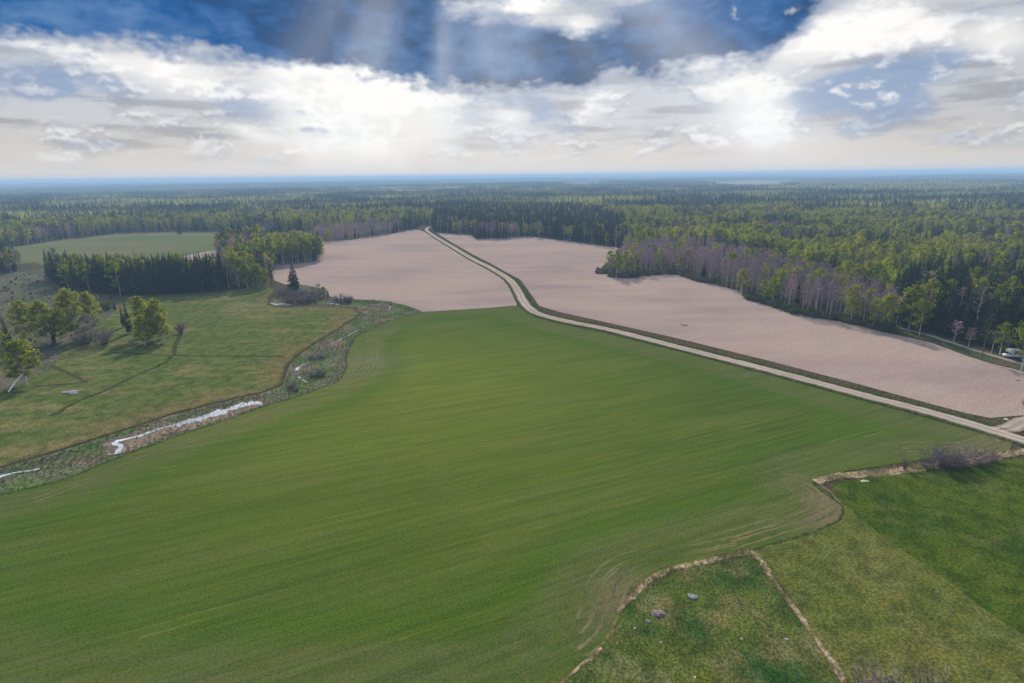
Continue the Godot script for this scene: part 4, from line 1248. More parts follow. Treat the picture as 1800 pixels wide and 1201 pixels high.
	boulder(Vector2(16.5, -64.9), Vector3(0.5, 0.35, 0.4), 19, "small pale brown stone between reddish boulder and field margin", Color(0.32, 0.27, 0.20), "small_stone")
	boulder(Vector2(22.2, -56.7), Vector3(0.32, 0.25, 0.3), 23, "little white stone at the foot of the rocky knoll", Color(0.55, 0.54, 0.5), "small_stone")
	boulder(Vector2(36.4, -62.8), Vector3(0.5, 0.3, 0.4), 29, "small grey stone beside the straw strip on the knoll", Color(0.33, 0.30, 0.27), "small_stone")
	boulder(Vector2(30.4, -62.9), Vector3(0.6, 0.3, 0.5), 31, "flat tan stone in tall dry grass on the knoll", Color(0.28, 0.22, 0.15), "small_stone")
	boulder(Vector2(-129.1, -157), Vector3(5.2, 1.3, 3.2), 41, "long flat slate-grey boulder alone in the brookside meadow", Color(0.20, 0.20, 0.235))
	boulder(Vector2(-127.4, -156), Vector3(2.6, 0.9, 2.0), 43, "smaller blue-grey slab leaning on the long flat meadow boulder", Color(0.22, 0.22, 0.25))
	boulder(Vector2(-178.3, -293.5), Vector3(3.4, 0.9, 1.8), 47, "grey boulder in the meadow before the dark spruce wall", Color(0.22, 0.21, 0.23))
	boulder(Vector2(-136.5, -225.9), Vector3(2.4, 0.5, 0.9), 53, "low pale stone beside the meadow ditch", Color(0.32, 0.29, 0.27))
	boulder(Vector2(71.3, -228.6), Vector3(2.6, 0.8, 1.4), 59, "dark stone left standing in the ploughed field by the road", Color(0.07, 0.06, 0.055))
	boulder(Vector2(70.1, -229.6), Vector3(1.4, 0.6, 1.0), 61, "small dark stone beside the larger one in the ploughed field", Color(0.08, 0.07, 0.06))
	boulder(Vector2(150.5, -160.6), Vector3(1.6, 0.5, 0.9), 67, "dark clod at the near right end of the ploughed field", Color(0.10, 0.075, 0.07))
	boulder(Vector2(124.9, -133.7), Vector3(1.1, 0.9, 0.9), 71, "small white stone at the mouth of the side road", Color(0.62, 0.62, 0.58))
	boulder(Vector2(71.9, -104.8), Vector3(2.0, 0.35, 1.0), 73, "heap of pale stones on the straw edge of the dark field", Color(0.36, 0.33, 0.29))

	var to_home: Vector2 = Vector2(170.3, -178.2)
	motorhome(Vector2(167.8, -181.4), -0.28)

	# ---- trees that stand out, each where the photograph has it
	var hand := [
		[Vector3(-122, 16.8, -318.6), "spruce", 2.0, "lone dark spruce standing by the ploughed field and brook", 1],
		[Vector3(-185, 17.1, -211.2), "broad", 1.35, "broad yellow-green birch at the outer side of the birch group beside the felled ground", 0],
		[Vector3(-176.4, 17.5, -210.3), "broad", 1.3, "wide yellow-green birch in the middle of the group beside the felled ground", 2],
		[Vector3(-174.9, 13.6, -215.2), "broad", 1.3, "dull yellow birch standing low in the group beside the felled ground", 2],
		[Vector3(-169, 21.1, -215.1), "broad", 1.15, "tallest yellow-green birch of the group beside the felled ground", 0],
		[Vector3(-167.7, 18.5, -222), "broad", 1.0, "slender bright birch on the meadow side of the birch group", 2],
		[Vector3(-179.6, 17.5, -223.9), "bare", 1.1, "grey bare tree standing between the yellow-green birches", 0],
		[Vector3(-157.1, 12.3, -207.4), "bare", 1.5, "bushy purple-grey bare tree before the birch group on the meadow", 1],
		[Vector3(-155.7, 6.9, -209.8), "thicket", 1.3, "low purple-brown scrub at the foot of the bushy bare tree", 0],
		[Vector3(-162.3, 5.8, -210), "thicket", 1.5, "dark tangle of twigs under the tallest birch", 1],
		[Vector3(-176.3, 6.3, -212.7), "spruce", 1.3, "small dark spruce in the shade of the birch group", 3],
		[Vector3(-192.9, 11.2, -211.4), "spruce", 1.2, "dark spruce behind the leaning birch in the meadow corner", 3],
		[Vector3(-173.7, 14.0, -185.8), "broad", 1.3, "dark green birch cut by the picture edge beside the leaning birch", 3],
		[Vector3(-192.4, 15.9, -200), "broad", 1.3, "green birch beyond the meadow corner, behind the leaning one", 3],
		[Vector3(-191.3, 5.3, -270.7), "spruce", 1.3, "small dark spruce beside the bare path to the meadow", 1],
		[Vector3(-196, 4.5, -271.9), "shrub", 1.5, "low light green bush on the meadow's upper corner", 0],
		[Vector3(-156.5, 14.0, -227.3), "spruce", 0.95, "narrow dark spruce pressed against the round yellow-green birches", 3],
		[Vector3(-165.9, 9.9, -238.1), "spruce", 0.9, "short thin spruce beside the narrow dark spruce", 1],
		[Vector3(-146.8, 16.9, -221.6), "broad", 1.1, "tall round yellow-green birch at the head of the meadow group", 2],
		[Vector3(-138.9, 16.3, -218.8), "broad", 1.05, "yellow-green birch on the ditch side of the meadow group", 2],
		[Vector3(-138.6, 11.9, -208.6), "broad", 1.35, "low bushy yellow birch foremost in the meadow group", 2],
		[Vector3(-134, 12.1, -212.6), "broad", 1.15, "leafy birch with visible trunk beside the meadow ditch", 0],
		[Vector3(-139.1, 13.6, -214.4), "broad", 1.15, "bushy birch filling the middle of the meadow group", 0],
		[Vector3(-135.9, 4.6, -227.8), "thicket", 1.0, "small brown bush on the meadow ditch", 2],
		[Vector3(-210.1, 9.1, -310), "broad", 1.1, "young light green birch before the dark spruce wall, nearest the birches", 0],
		[Vector3(-173, 7.1, -317.7), "broad", 0.9, "small green birch with thin trunk before the spruce wall", 1],
		[Vector3(-166.1, 8.1, -319.1), "birch", 0.85, "slim pale birch before the far end of the spruce wall", 0],
		[Vector3(-151.8, 14.8, -326.8), "broad", 1.25, "bright green birch at the field end of the spruce wall", 2],
		[Vector3(-146.9, 13.9, -330), "broad", 1.2, "rounded bright birch nearest the brook at the spruce wall", 0],
		[Vector3(-143.9, 11.1, -333.2), "broad", 1.0, "small leafy birch closing the spruce wall by the brook", 0],
		[Vector3(-101.9, 5.6, -306.3), "broad", 1.3, "low yellow-green tree on the field corner by the brook", 2],
		[Vector3(-97.7, 4.0, -301), "spruce", 1.2, "small dark spruce on the field corner by the brook", 3],
		[Vector3(-104.3, 5.6, -303.2), "thicket", 1.4, "tall grey bush beside the low yellow-green tree", 0],
		[Vector3(-88.2, 4.7, -291.2), "thicket", 2.4, "wide purple-grey bush on the brook bank below the ploughed field", 0],
		[Vector3(-84.3, 3.7, -290.8), "thicket", 1.6, "smaller grey bush beside the wide one on the brook bank", 1],
		[Vector3(-112.9, 1.7, -331.3), "thicket", 1.8, "little dark bush at the ploughed field behind the brook", 1],
		[Vector3(-123.5, 6.0, -307.1), "thicket", 1.6, "grey thicket between the lone spruce and the meadow", 0],
		[Vector3(-115.2, 6.2, -301.1), "thicket", 1.8, "purple-grey thicket right below the lone spruce", 1],
		[Vector3(-108.5, 5.8, -299.2), "thicket", 1.8, "mauve thicket on the brook side of the lone spruce", 2],
		[Vector3(-115.2, 4.8, -291.3), "thicket", 2.0, "low brown thicket at the bend of the brook", 2],
		[Vector3(-108.1, 4.8, -289.5), "thicket", 2.0, "low purple thicket over the bend of the brook", 0],
		[Vector3(-103.6, 4.8, -291.9), "thicket", 1.8, "grey thicket before the low yellow-green tree", 1],
		[Vector3(-69.9, 1.7, -193.6), "thicket", 3.4, "flat dark thicket in the upper marsh by the brook", 1],
		[Vector3(-67.1, 1.5, -194.3), "thicket", 2.6, "flat dark bush beside the thicket in the upper marsh", 0],
		[Vector3(-63.6, 2.3, -173.8), "thicket", 2.4, "purple-brown thicket in the middle of the marsh", 1],
		[Vector3(-61.2, 1.7, -174.3), "thicket", 2.2, "reddish thicket beside the one in the middle marsh", 2],
		[Vector3(-66.5, 2.2, -162.4), "thicket", 1.6, "round grey bush at the narrow end of the marsh", 0],
		[Vector3(-64.5, 1.4, -160.3), "thicket", 1.6, "small brown bush under the round grey one", 1],
		[Vector3(90.7, 3.5, -110.6), "thicket", 1.5, "taller mauve-grey bush on the straw strip between the fields", 0],
		[Vector3(92.7, 4.6, -110.6), "thicket", 1.6, "highest grey bush of the hedge on the straw strip", 1],
		[Vector3(95, 3.5, -110.8), "thicket", 1.5, "grey bush in the middle of the straw strip hedge", 2],
		[Vector3(97.8, 3.8, -111.2), "thicket", 1.5, "purple-grey bush beside the middle of the straw strip hedge", 0],
		[Vector3(101, 3.4, -112.1), "thicket", 1.5, "dense grey bush near the road end of the straw strip hedge", 1],
		[Vector3(103.7, 2.9, -112.8), "thicket", 1.4, "last bush of the straw strip hedge towards the road", 2],
		[Vector3(88.3, 1.8, -110.2), "thicket", 1.4, "low brown bush starting the straw strip hedge", 1],
		[Vector3(83.1, 3.5, -109.4), "thicket", 0.5, "thin leaning sapling on the bare part of the straw strip", 2],
		[Vector3(86.5, 4.4, -110.3), "bare", 0.35, "thin bare sapling before the straw strip hedge", 0],
		[Vector3(91.7, 4.2, -111.9), "bare", 0.3, "thin grey sapling rising through the straw strip hedge", 1],
		[Vector3(104.8, 4.1, -113.8), "bare", 0.3, "thin sapling at the road end of the straw strip hedge", 2],
		[Vector3(136.6, 2.4, -141.1), "thicket", 1.3, "brown bush on the corner of ploughed field and side road", 2],
		[Vector3(41.6, 4.8, -52.6), "thicket", 1.0, "bare bush poking up at the bottom edge beside the straw strip", 0],
		[Vector3(44.2, 4.6, -51.7), "thicket", 1.0, "bare bush rising from the pasture at the bottom edge", 1],
		[Vector3(48.1, 4.8, -51.6), "thicket", 1.0, "grey twigs of a bush at the bottom edge of the pasture", 2],
		[Vector3(145.3, 4.8, -215.7), "shrub", 1.4, "round grey-green bush at the field corner before the spruces", 3],
		[Vector3(147.9, 3.0, -215.5), "shrub", 1.3, "small green bush beside the round grey-green one", 1],
		[Vector3(157.3, 17.8, -219.3), "broad", 1.25, "big light green birch standing out before the dark spruces", 1],
		[Vector3(154.6, 14.3, -209.5), "birch", 1.0, "leaning green birch with pale trunk on the verge", 3],
		[Vector3(159.5, 8.9, -198.6), "bare", 1.35, "wide bare tree with pale trunk on the verge before the spruces", 0],
		[Vector3(160, 8.0, -192.3), "bare", 1.15, "tan budding bare tree beside the forest track", 2],
		[Vector3(163.7, 8.6, -186.7), "bare", 1.2, "grey-green bare tree beside the forest track", 3],
		[Vector3(164.8, 11.3, -184.7), "birch", 1.3, "thinly leaved green tree before the motorhome", 3],
		[Vector3(165.8, 7.1, -183.4), "bare", 0.6, "slim bare tree at the nose of the motorhome", 0],
		[Vector3(166.9, 9.5, -178.4), "bare", 1.2, "bare grey tree standing before the motorhome's side", 1],
		[Vector3(189.9, 14.2, -207.6), "spruce", 1.2, "reddish brown spruce standing behind the motorhome", 4],
		[Vector3(189.7, 13.4, -234.8), "spruce", 0.9, "thin grey-brown spruce in front of the dark stand", 4],
		[Vector3(228.5, 7.4, -265.4), "spruce", 1.0, "rust-topped spruce in the dark stand above the motorhome", 4],
		[Vector3(-15.9, 20.0, -579), "bare", 1.6, "bare rounded tree in the little wood beyond the ploughed field", 0],
		[Vector3(53.7, 11.1, -576), "bare", 1.2, "small bare tree at the far edge of the right ploughed field", 3],
		[Vector3(80, 11.7, -525), "bare", 1.1, "bare grey tree at the far edge, near the wooded spit", 1],
		[Vector3(-376.8, 13.4, -663), "spruce", 2.0, "dark rounded spruce alone at the back of the far meadow", 3],
		[Vector3(-486, 12.7, -596), "bare", 1.4, "bare tree in front of the far meadow's forest edge", 0],
		[Vector3(-484, 5.8, -596), "spruce", 2.0, "dark low spruce beside the bare tree on the far meadow", 3]]
	tones.spruce.append(mat("dead needles", lin(3.2, 1.15, 1.5), 0.9, true))
	for h in hand:
		plant(h[1], Vector2(h[0].x, h[0].z), h[0].y, h[3], "", h[2], h[4])
	# the birch with the white leaning trunk
	var f: Vector3 = Vector3(-147.5, 14.7, -164.3)
	plant("broad", Vector2(f.x, f.z), f.y, "low spreading yellow-green birch over a leaning white trunk in the meadow corner", "", 1.5, 2)
	var s := Shape.new()
	var foot := on(Vector2(-147.7, -157.9), 0.0)
	var top := on(Vector2(-145.9, -162.3), 4.2)
	s.tube(foot, foot.lerp(top, 0.55) + Vector3(0, 0.3, 0), 0.22, 0.17, 7, Color(0.85, 0.82, 0.76))
	s.tube(foot.lerp(top, 0.55) + Vector3(0, 0.3, 0), top, 0.17, 0.12, 7, Color(0.85, 0.82, 0.76))
	s.tube(top, top + Vector3(1.4, 1.3, 0.3), 0.1, 0.03, 5, Color(0.3, 0.27, 0.24))
	s.tube(foot.lerp(top, 0.75), foot.lerp(top, 0.75) + Vector3(-0.3, 1.6, 0.4), 0.07, 0.02, 5, Color(0.3, 0.27, 0.24))
	tag(obj("leaning_trunk", s.mesh(mats.bark), mats.bark), "white birch trunk leaning over the grass under the low spreading birch", "tree trunk")

	# ---- the forest: where it grows, and of what
	for o in sheets:
		if o != "ground":
			keep_open(Array(sheets[o]))
	keep_open([Vector2(-117, -762), Vector2(-95.8, -741), Vector2(-53.2, -552), Vector2(-15.7, -412), Vector2(5.6, -343.9), Vector2(13.3, -270.2), Vector2(42.3, -235.7), Vector2(86.4, -184.3), Vector2(115.1, -143.9), Vector2(133.3, -122.8), Vector2(114.2, -102.7), Vector2(103.2, -127.3), Vector2(78.8, -166.6), Vector2(23.1, -224.4), Vector2(1.5, -266.5), Vector2(0.3, -308.3), Vector2(-44.2, -455), Vector2(-94.5, -632)])
	keep_open(soil_left)
	keep_open(soil_right)
	keep_open([Vector2(-275.9, -189.7), Vector2(-410, -392.9), Vector2(-339.8, -398.1), Vector2(-274.4, -343.4), Vector2(-210.2, -305.3), Vector2(-147.8, -328.3), Vector2(-94.8, -275.8), Vector2(24.3, -236.9), Vector2(110.8, -149), Vector2(149.8, -95.2), Vector2(86.6, -47.9), Vector2(-96, -49.7)])
	keep_open([Vector2(-107.6, -699), Vector2(-90.5, -699), Vector2(-66.9, -605), Vector2(-82, -607)])
	keep_open([Vector2(-480, -570), Vector2(-270.2, -646), Vector2(-213.4, -646), Vector2(-187.8, -577), Vector2(-244.1, -542), Vector2(-271.9, -460), Vector2(-398.7, -420)])
	keep_open([Vector2(-275.6, -647), Vector2(-221.3, -647), Vector2(-189.6, -572), Vector2(-227.6, -554)])
	keep_open([Vector2(-410, -484), Vector2(-281.5, -477), Vector2(-228, -463), Vector2(-180.4, -425), Vector2(-162.2, -389.6), Vector2(-145.2, -329.9), Vector2(-176.6, -340), Vector2(-246.4, -306.6), Vector2(-295.5, -344.1)])
	keep_open([Vector2(-157.6, -378), Vector2(-138.4, -346.9), Vector2(-107.3, -336), Vector2(-77.2, -301.7), Vector2(-68.7, -284.2), Vector2(-83.3, -274.9), Vector2(-117.7, -277.2)])
	keep_open([Vector2(172.5, -192.2), Vector2(184.8, -191.4), Vector2(166.9, -169.3), Vector2(158.7, -175.4)])
	var wall := [Vector2(-266.6, -343.1), Vector2(-257.7, -349), Vector2(-223.1, -343.7), Vector2(-176.7, -347.3), Vector2(-167.3, -336), Vector2(-162.3, -317.4), Vector2(-186.8, -310), Vector2(-208.1, -305.3), Vector2(-234.9, -316.6)]
	var pines := [Vector2(-219.3, -431), Vector2(-251.5, -507), Vector2(-234.8, -521), Vector2(-209.5, -503), Vector2(-167.1, -402), Vector2(-146.8, -342.1), Vector2(-151.9, -330.2), Vector2(-163, -325.6)]
	var copse := [Vector2(-176.6, -414), Vector2(-197, -472), Vector2(-186.2, -500), Vector2(-157.7, -473), Vector2(-141.5, -437), Vector2(-149.4, -421), Vector2(-163.8, -414)]
	var fringe := [Vector2(-303.1, -371.4), Vector2(-295.4, -375.9), Vector2(-272.7, -365.1), Vector2(-266.6, -343.1), Vector2(-239.3, -318.3), Vector2(-258.9, -327.4)]
	var outer := [Vector2(-393.1, -388), Vector2(-398.7, -420), Vector2(-373.2, -429), Vector2(-344.8, -406), Vector2(-337.2, -390.2)]
	var bare_row := [Vector2(-196.5, -567), Vector2(-217.9, -660), Vector2(-139.2, -686), Vector2(-128.9, -640), Vector2(-150.7, -596), Vector2(-171.1, -566)]
	var little_wood := [Vector2(-36.7, -577), Vector2(-37, -632), Vector2(4.4, -634), Vector2(8.1, -587), Vector2(-10.1, -572)]
	var spit := [Vector2(57.7, -345.1), Vector2(76, -395), Vector2(87.9, -436), Vector2(107.7, -450), Vector2(141.2, -430), Vector2(161.6, -376.1), Vector2(169.5, -305.8), Vector2(169.1, -251.5), Vector2(157.8, -222.8), Vector2(144.7, -216.5), Vector2(132.7, -236), Vector2(123.6, -247.5), Vector2(116.3, -278.7), Vector2(114.5, -315.8), Vector2(106.5, -331.1), Vector2(102.5, -352.4), Vector2(88.7, -353.5)]
	var stand := [Vector2(156.2, -225.6), Vector2(172.7, -257.2), Vector2(221.1, -304.7), Vector2(312.3, -346.5), Vector2(338.9, -305.9), Vector2(184.4, -158.9), Vector2(171.3, -162.7), Vector2(168.6, -179.5), Vector2(167.8, -192.5), Vector2(160.7, -210.8)]
	var centre := [Vector2(-88.4, -656), Vector2(-137.4, -1073), Vector2(101.2, -1018), Vector2(143, -725), Vector2(97.8, -491), Vector2(54.5, -545), Vector2(18.8, -598)]
	var kinds := {"birch": [], "bare": [], "spruce": [], "pine": [], "shrub": [], "thicket": []}
	var zones := [
		[wall, "wall", 3.3, [0.88, 0.08, 0.0, 0.04]], [fringe, "fringe", 4.2, [0.55, 0.2, 0.2, 0.05]], [outer, "outer", 4.5, [0.7, 0.1, 0.15, 0.05]], [pines, "pines", 5.6, [0.22, 0.28, 0.2, 0.3]], [copse, "copse", 4.0, [0.14, 0.5, 0.28, 0.08]],
		[bare_row, "row", 4.0, [0.08, 0.1, 0.82, 0.0]], [little_wood, "little", 4.0, [0.5, 0.1, 0.4, 0.0]], [spit, "spit", 4.4, [0.03, 0.14, 0.82, 0.01]], [stand, "stand", 4.3, [0.86, 0.07, 0.05, 0.02]], [centre, "centre", 5.0, [0.70, 0.10, 0.12, 0.08]]]
	for z in zones:
		var poly := PackedVector2Array(z[0])
		var box := Rect2(poly[0], Vector2.ZERO)
		for p in poly:
			box = box.expand(p)
		var gap: float = z[2]
		for k in int(box.size.y / gap) + 1:
			for i in int(box.size.x / gap) + 1:
				var p := box.position + Vector2(i + rng.randf_range(0.1, 0.9), k + rng.randf_range(0.1, 0.9)) * gap
				if not Geometry2D.is_point_in_polygon(p, poly):
					continue
				var roll := rng.randf()
				var kind := "spruce" if roll < z[3][0] else "birch" if roll < z[3][0] + z[3][1] else "bare" if roll < z[3][0] + z[3][1] + z[3][2] else "pine"
				kinds[kind].append([p, z[1]])
		keep_open(z[0])
	var step := 5.4
	for k in range(24, 190):
		var z := -k * step
		var reach := -z * 1.12 + 70.0
		for i in range(int(-reach / step), int(reach / step)):
			var p := Vector2((i + rng.randf_range(0.05, 0.95)) * step, z + rng.randf_range(-0.45, 0.45) * step)
			var d := p.length()
			if d > 960.0 or open_at(p) or line_distance(p, road) < 14.0 or line_distance(p, side_road) < 12.0:
				continue
			var n := noise_a.get_noise_2d(p.x * 0.75, p.y * 0.75)
			var m := noise_a.get_noise_2d(p.x * 0.6 + 400.0, p.y * 0.6)
			var right := p.x > 40.0 - p.y * 0.12
			var leafy := (0.72 if d < 430.0 else 0.50 if d < 600.0 else 0.42) if right else 0.48
			var bald_ := 0.16 if right else 0.14
			leafy = clampf(leafy + 2.2 * n, 0.05, 0.95)
			bald_ = clampf(bald_ + 1.5 * m, 0.01, 0.7)
			var roll := rng.randf() * (leafy + bald_ + 0.45)
			var kind := "birch" if roll < leafy else "bare" if roll < leafy + bald_ else "spruce" if rng.randf() < 0.5 else "pine"
			kinds[kind].append([p, "wood"])
	# undergrowth along the forest's edges
	for line in [[Vector2(58.4, -342.9), Vector2(71.8, -339.6), Vector2(87.6, -349.1), Vector2(101.3, -348), Vector2(105.3, -327.3), Vector2(113.3, -312.3), Vector2(119.5, -295.9), Vector2(115.3, -276.1), Vector2(119.9, -262.2), Vector2(122.7, -245.4), Vector2(132.2, -235), Vector2(139.2, -226.3), Vector2(144.2, -215.7)], [Vector2(61.6, -355.8), Vector2(76, -395), Vector2(86.9, -426)]]:
		var pts := smooth_line(line)
		for i in pts.size() - 1:
			for q in 3:
				var d: Vector2 = (pts[i + 1] - pts[i])
				var p: Vector2 = pts[i] + d * rng.randf() + Vector2(d.y, -d.x).normalized() * rng.randf_range(0.0, 9.0)
				kinds["thicket" if rng.randf() < 0.6 else "shrub"].append([p, "under"])
	for i in 800:
		var p: Vector2 = Vector2(-219.9, -271.6) + Vector2(rng.randf_range(-170, 60), rng.randf_range(-120, 80))
		if inside(p, scrub):
			kinds["thicket" if rng.randf() < 0.5 else "shrub"].append([p, "felled"])

	# what shows largest stands by itself, the rest of each kind is one wood
	var says := {
		"spruce": {"wall": ["dark spruce in the dense spruce wall behind the meadow", "spruces of the wall behind the meadow"], "fringe": ["spruce at the felled end of the spruce wall", "spruces at the felled end of the wall"], "outer": ["dark spruce on the outer edge of the felled ground", "spruces beyond the felled ground"], "stand": ["tall dark spruce in the stand around the motorhome track", "spruces of the dark stand"], "centre": ["dark spruce in the wood beyond the road's far end", "spruces beyond the road"], "little": ["dark spruce in the little wood jutting into the far ploughed field", "spruces of the little wood"]},
		"birch": {"spit": ["green birch among bare trees along the ploughed field", "leafy birches on the wooded spit"], "copse": ["light green birch in the copse reaching into the ploughed field", "birches of the copse"], "pines": ["green birch among pines beside the spruce wall", "birches beside the spruce wall"], "wall": ["green birch among the dark spruces of the wall", "birches in the spruce wall"], "stand": ["leafy birch among the dark spruces by the motorhome", "birches in the dark stand"]},
		"bare": {"spit": ["bare purple-grey birch with pale trunk along the ploughed field", "bare birches on the wooded spit"], "copse": ["bare mauve tree in the copse reaching into the ploughed field", "bare trees of the copse"], "row": ["bare purple tree in the row beyond the far ploughed field", "bare trees of the far row"], "little": ["bare tree in the little wood jutting into the far ploughed field", "bare trees of the little wood"]},
		"pine": {"pines": ["pine with bare red stem at the end of the spruce wall", "pines beside the spruce wall"]},
		"shrub": {"under": ["green bush under the bare birches along the ploughed field", "green bushes under the bare birches"], "felled": ["small green bush on the felled ground", "green bushes on the felled ground"]},
		"thicket": {"under": ["brown leafless bush under the bare birches along the ploughed field", "leafless bushes under the bare birches"], "felled": ["brown leafless bush on the felled ground", "leafless bushes on the felled ground"]}}
	var else_says := {"spruce": "dark pointed spruce in the mixed forest behind the fields", "birch": "yellow-green birch in the mixed forest behind the fields", "bare": "bare mauve tree in the mixed forest behind the fields", "pine": "blue-green pine in the mixed forest behind the fields", "shrub": "green bush at the forest edge", "thicket": "leafless bush at the forest edge"}
	var marks := {
		"spit": [[Vector2(61.9, -351.3), "at the tip of the wooded spit"], [Vector2(90.9, -362.6), "along the spit's curved edge"], [Vector2(111, -334.8), "where the spit widens into forest"], [Vector2(119.6, -287), "by the notch in the field edge"], [Vector2(128.6, -247.3), "beyond the notch in the field edge"], [Vector2(146.2, -222.4), "next to the dark spruce stand"]],
		"stand": [[Vector2(159, -224.6), "next to the bare birches"], [Vector2(159.6, -209.2), "behind the leaning green birch"], [Vector2(163.2, -197), "behind the tan budding tree"], [Vector2(171.3, -185.6), "right behind the motorhome"], [Vector2(208.5, -256.2), "deep inside the stand"], [Vector2(215.2, -233.7), "deep in the stand beyond the motorhome"]],
		"wall": [[Vector2(-256.8, -342.8), "near the felled ground"], [Vector2(-213.3, -314.9), "beside the bare path"], [Vector2(-190.4, -314.8), "opposite the grey meadow boulder"], [Vector2(-173.8, -319.3), "behind the thin-trunked birch"], [Vector2(-166.3, -325.7), "near the brook end"]],
		"wood": [[Vector2(-531, -682), "behind the far meadow"], [Vector2(-409, -721), "behind the far meadow's round spruce"], [Vector2(-256.8, -696), "between far meadow and bare row"], [Vector2(-127.1, -734), "left of the road's far end"], [Vector2(-33.3, -714), "behind the little wood"], [Vector2(62.7, -627), "behind the right ploughed field's far end"], [Vector2(122.6, -538), "behind the tip of the wooded spit"], [Vector2(172, -432), "behind the bare birches of the spit"], [Vector2(210.6, -350.6), "between bare birches and dark stand"], [Vector2(295.3, -369.6), "above the dark stand"]],
		"centre": [[Vector2(-75.5, -656), "right beside the road's far end"], [Vector2(-24.1, -652), "behind the little wood"], [Vector2(26, -632), "at the back of the right ploughed field"], [Vector2(85.7, -538), "near the field's small bare trees"]],
		"pines": [[Vector2(-169.6, -339.7), "at the spruce wall's end"], [Vector2(-151.9, -330.2), "on the meadow side of the pine group"], [Vector2(-224.5, -486), "at the back of the pine group"], [Vector2(-170.5, -402), "on the brook side of the pine group"]],
		"copse": [[Vector2(-178.3, -430), "at the pine end of the copse"], [Vector2(-160.3, -428), "in the middle of the copse"], [Vector2(-143.9, -440), "at the copse's tip in the ploughed field"], [Vector2(-183.2, -491), "at the back of the copse"]],
		"under": [[Vector2(61.9, -351.3), "at the tip of the wooded spit"], [Vector2(102.5, -352.4), "at the bulge of the field edge"], [Vector2(119.5, -295.9), "by the notch in the field edge"], [Vector2(124.6, -244.3), "past the notch in the field edge"], [Vector2(142.4, -220), "near the round grey-green bush"]]}
	var tall_of := {"spruce": Vector2(14, 21), "birch": Vector2(11, 17), "bare": Vector2(11, 16.5), "pine": Vector2(15, 20), "shrub": Vector2(1.2, 3.4), "thicket": Vector2(1.0, 3.0)}
	for kind in kinds:
		var list: Array = kinds[kind]
		for q in list:
			var p: Vector2 = q[0]
			var seen := absf(p.x) < -p.y * 0.93 + 4.0
			# the first row of a wood shows whole, those behind it only by their tops
			var front: bool = open_at(p + p.normalized() * -11.0) and (q[1] == "wood" or not inside(p + p.normalized() * -9.0, wall))
			q.append((6.0 if front and q[1] == "wall" else 3.0 if front else 1.0) / p.length() if seen else 0.0)
		list.sort_custom(func(a, b): return a[2] > b[2])
		var room: int = {"pine": 150, "shrub": 60, "thicket": 120}.get(kind, 285) - int(planted.get(kind, 0))
		var rest := []
		for q in list:
			var p: Vector2 = q[0]
			var zone: String = q[1]
			var t: Vector2 = tall_of[kind]
			var tall := rng.randf_range(t.x, t.y)
			var wide := rng.randf_range(0.85, 1.15)
			match zone:
				"wall": tall = rng.randf_range(16.5, 20.0)
				"spit": tall = rng.randf_range(11.0, 15.5)
				"stand": tall = rng.randf_range(15.0, 21.0)
				"copse", "pines": tall = rng.randf_range(14.0, 19.5) * (1.12 if zone == "pines" else 1.0)
				"row": tall = rng.randf_range(8.0, 13.0)
				"felled": tall *= 0.5
				"wood": tall = rng.randf_range(12.0, 18.5) if kind != "bare" else rng.randf_range(12.0, 16.5)
			if room > 0 and q[2] > 0.0:
				room -= 1
				var said: Array = says[kind].get(zone, [else_says[kind], {"spruce": "spruces of the mixed forest", "birch": "birches of the mixed forest", "bare": "bare trees of the mixed forest", "pine": "pines of the mixed forest", "shrub": "bushes at the forest edge", "thicket": "leafless bushes at the forest edge"}[kind]])
				var look := ""
				var near := ""
				var best := 1e9
				for w in marks.get(zone, []):
					if p.distance_to(w[0]) < best:
						best = p.distance_to(w[0])
						near = w[1]
				if near:
					look = "%s %s%s %s%s" % ["tall" if tall > lerpf(t.x, t.y, 0.66) else "short" if tall < lerpf(t.x, t.y, 0.33) else "middling", {"spruce": "dark spruce", "birch": "green birch", "bare": "bare birch", "pine": "blue-green pine", "shrub": "green bush", "thicket": "brown leafless bush"}[kind], " with broad crown" if wide > 1.05 else " with narrow crown" if wide < 0.95 else "", near, ", front row" if q[2] * p.length() > 2.0 else ""]
				plant(kind, p, tall, look if look else said[0], said[1], wide)
			else:
				rest.append([p, tall, wide])
		var per := int(forms[kind].size())
		var where := []
		var tints := []
		for i in per:
			where.append([])
			tints.append(PackedColorArray())
		for i in rest.size():
			var q: Array = rest[i]
			var w := i % per
			var s2: float = q[1] / forms[kind][w][3]
			where[w].append(Transform3D(Basis(Vector3.UP, rng.randf() * TAU).scaled(Vector3(s2 * q[2], s2, s2 * q[2])), Vector3(q[0].x, swell(q[0].x, q[0].y) - 0.1, q[0].y)))
			var n := noise_b.get_noise_2d(q[0].x * 0.4, q[0].y * 0.4)
			tints[w].append(Color(1.0 + 0.4 * n, 1.0 + 0.25 * n, 1.0) * rng.randf_range(0.75, 1.2))
		var wood_name: String = {"spruce": "spruce_forest", "birch": "birch_forest", "bare": "bare_forest", "pine": "pine_forest", "shrub": "undergrowth", "thicket": "undergrowth"}[kind]
		var wood := base(wood_name, Vector3.ZERO)
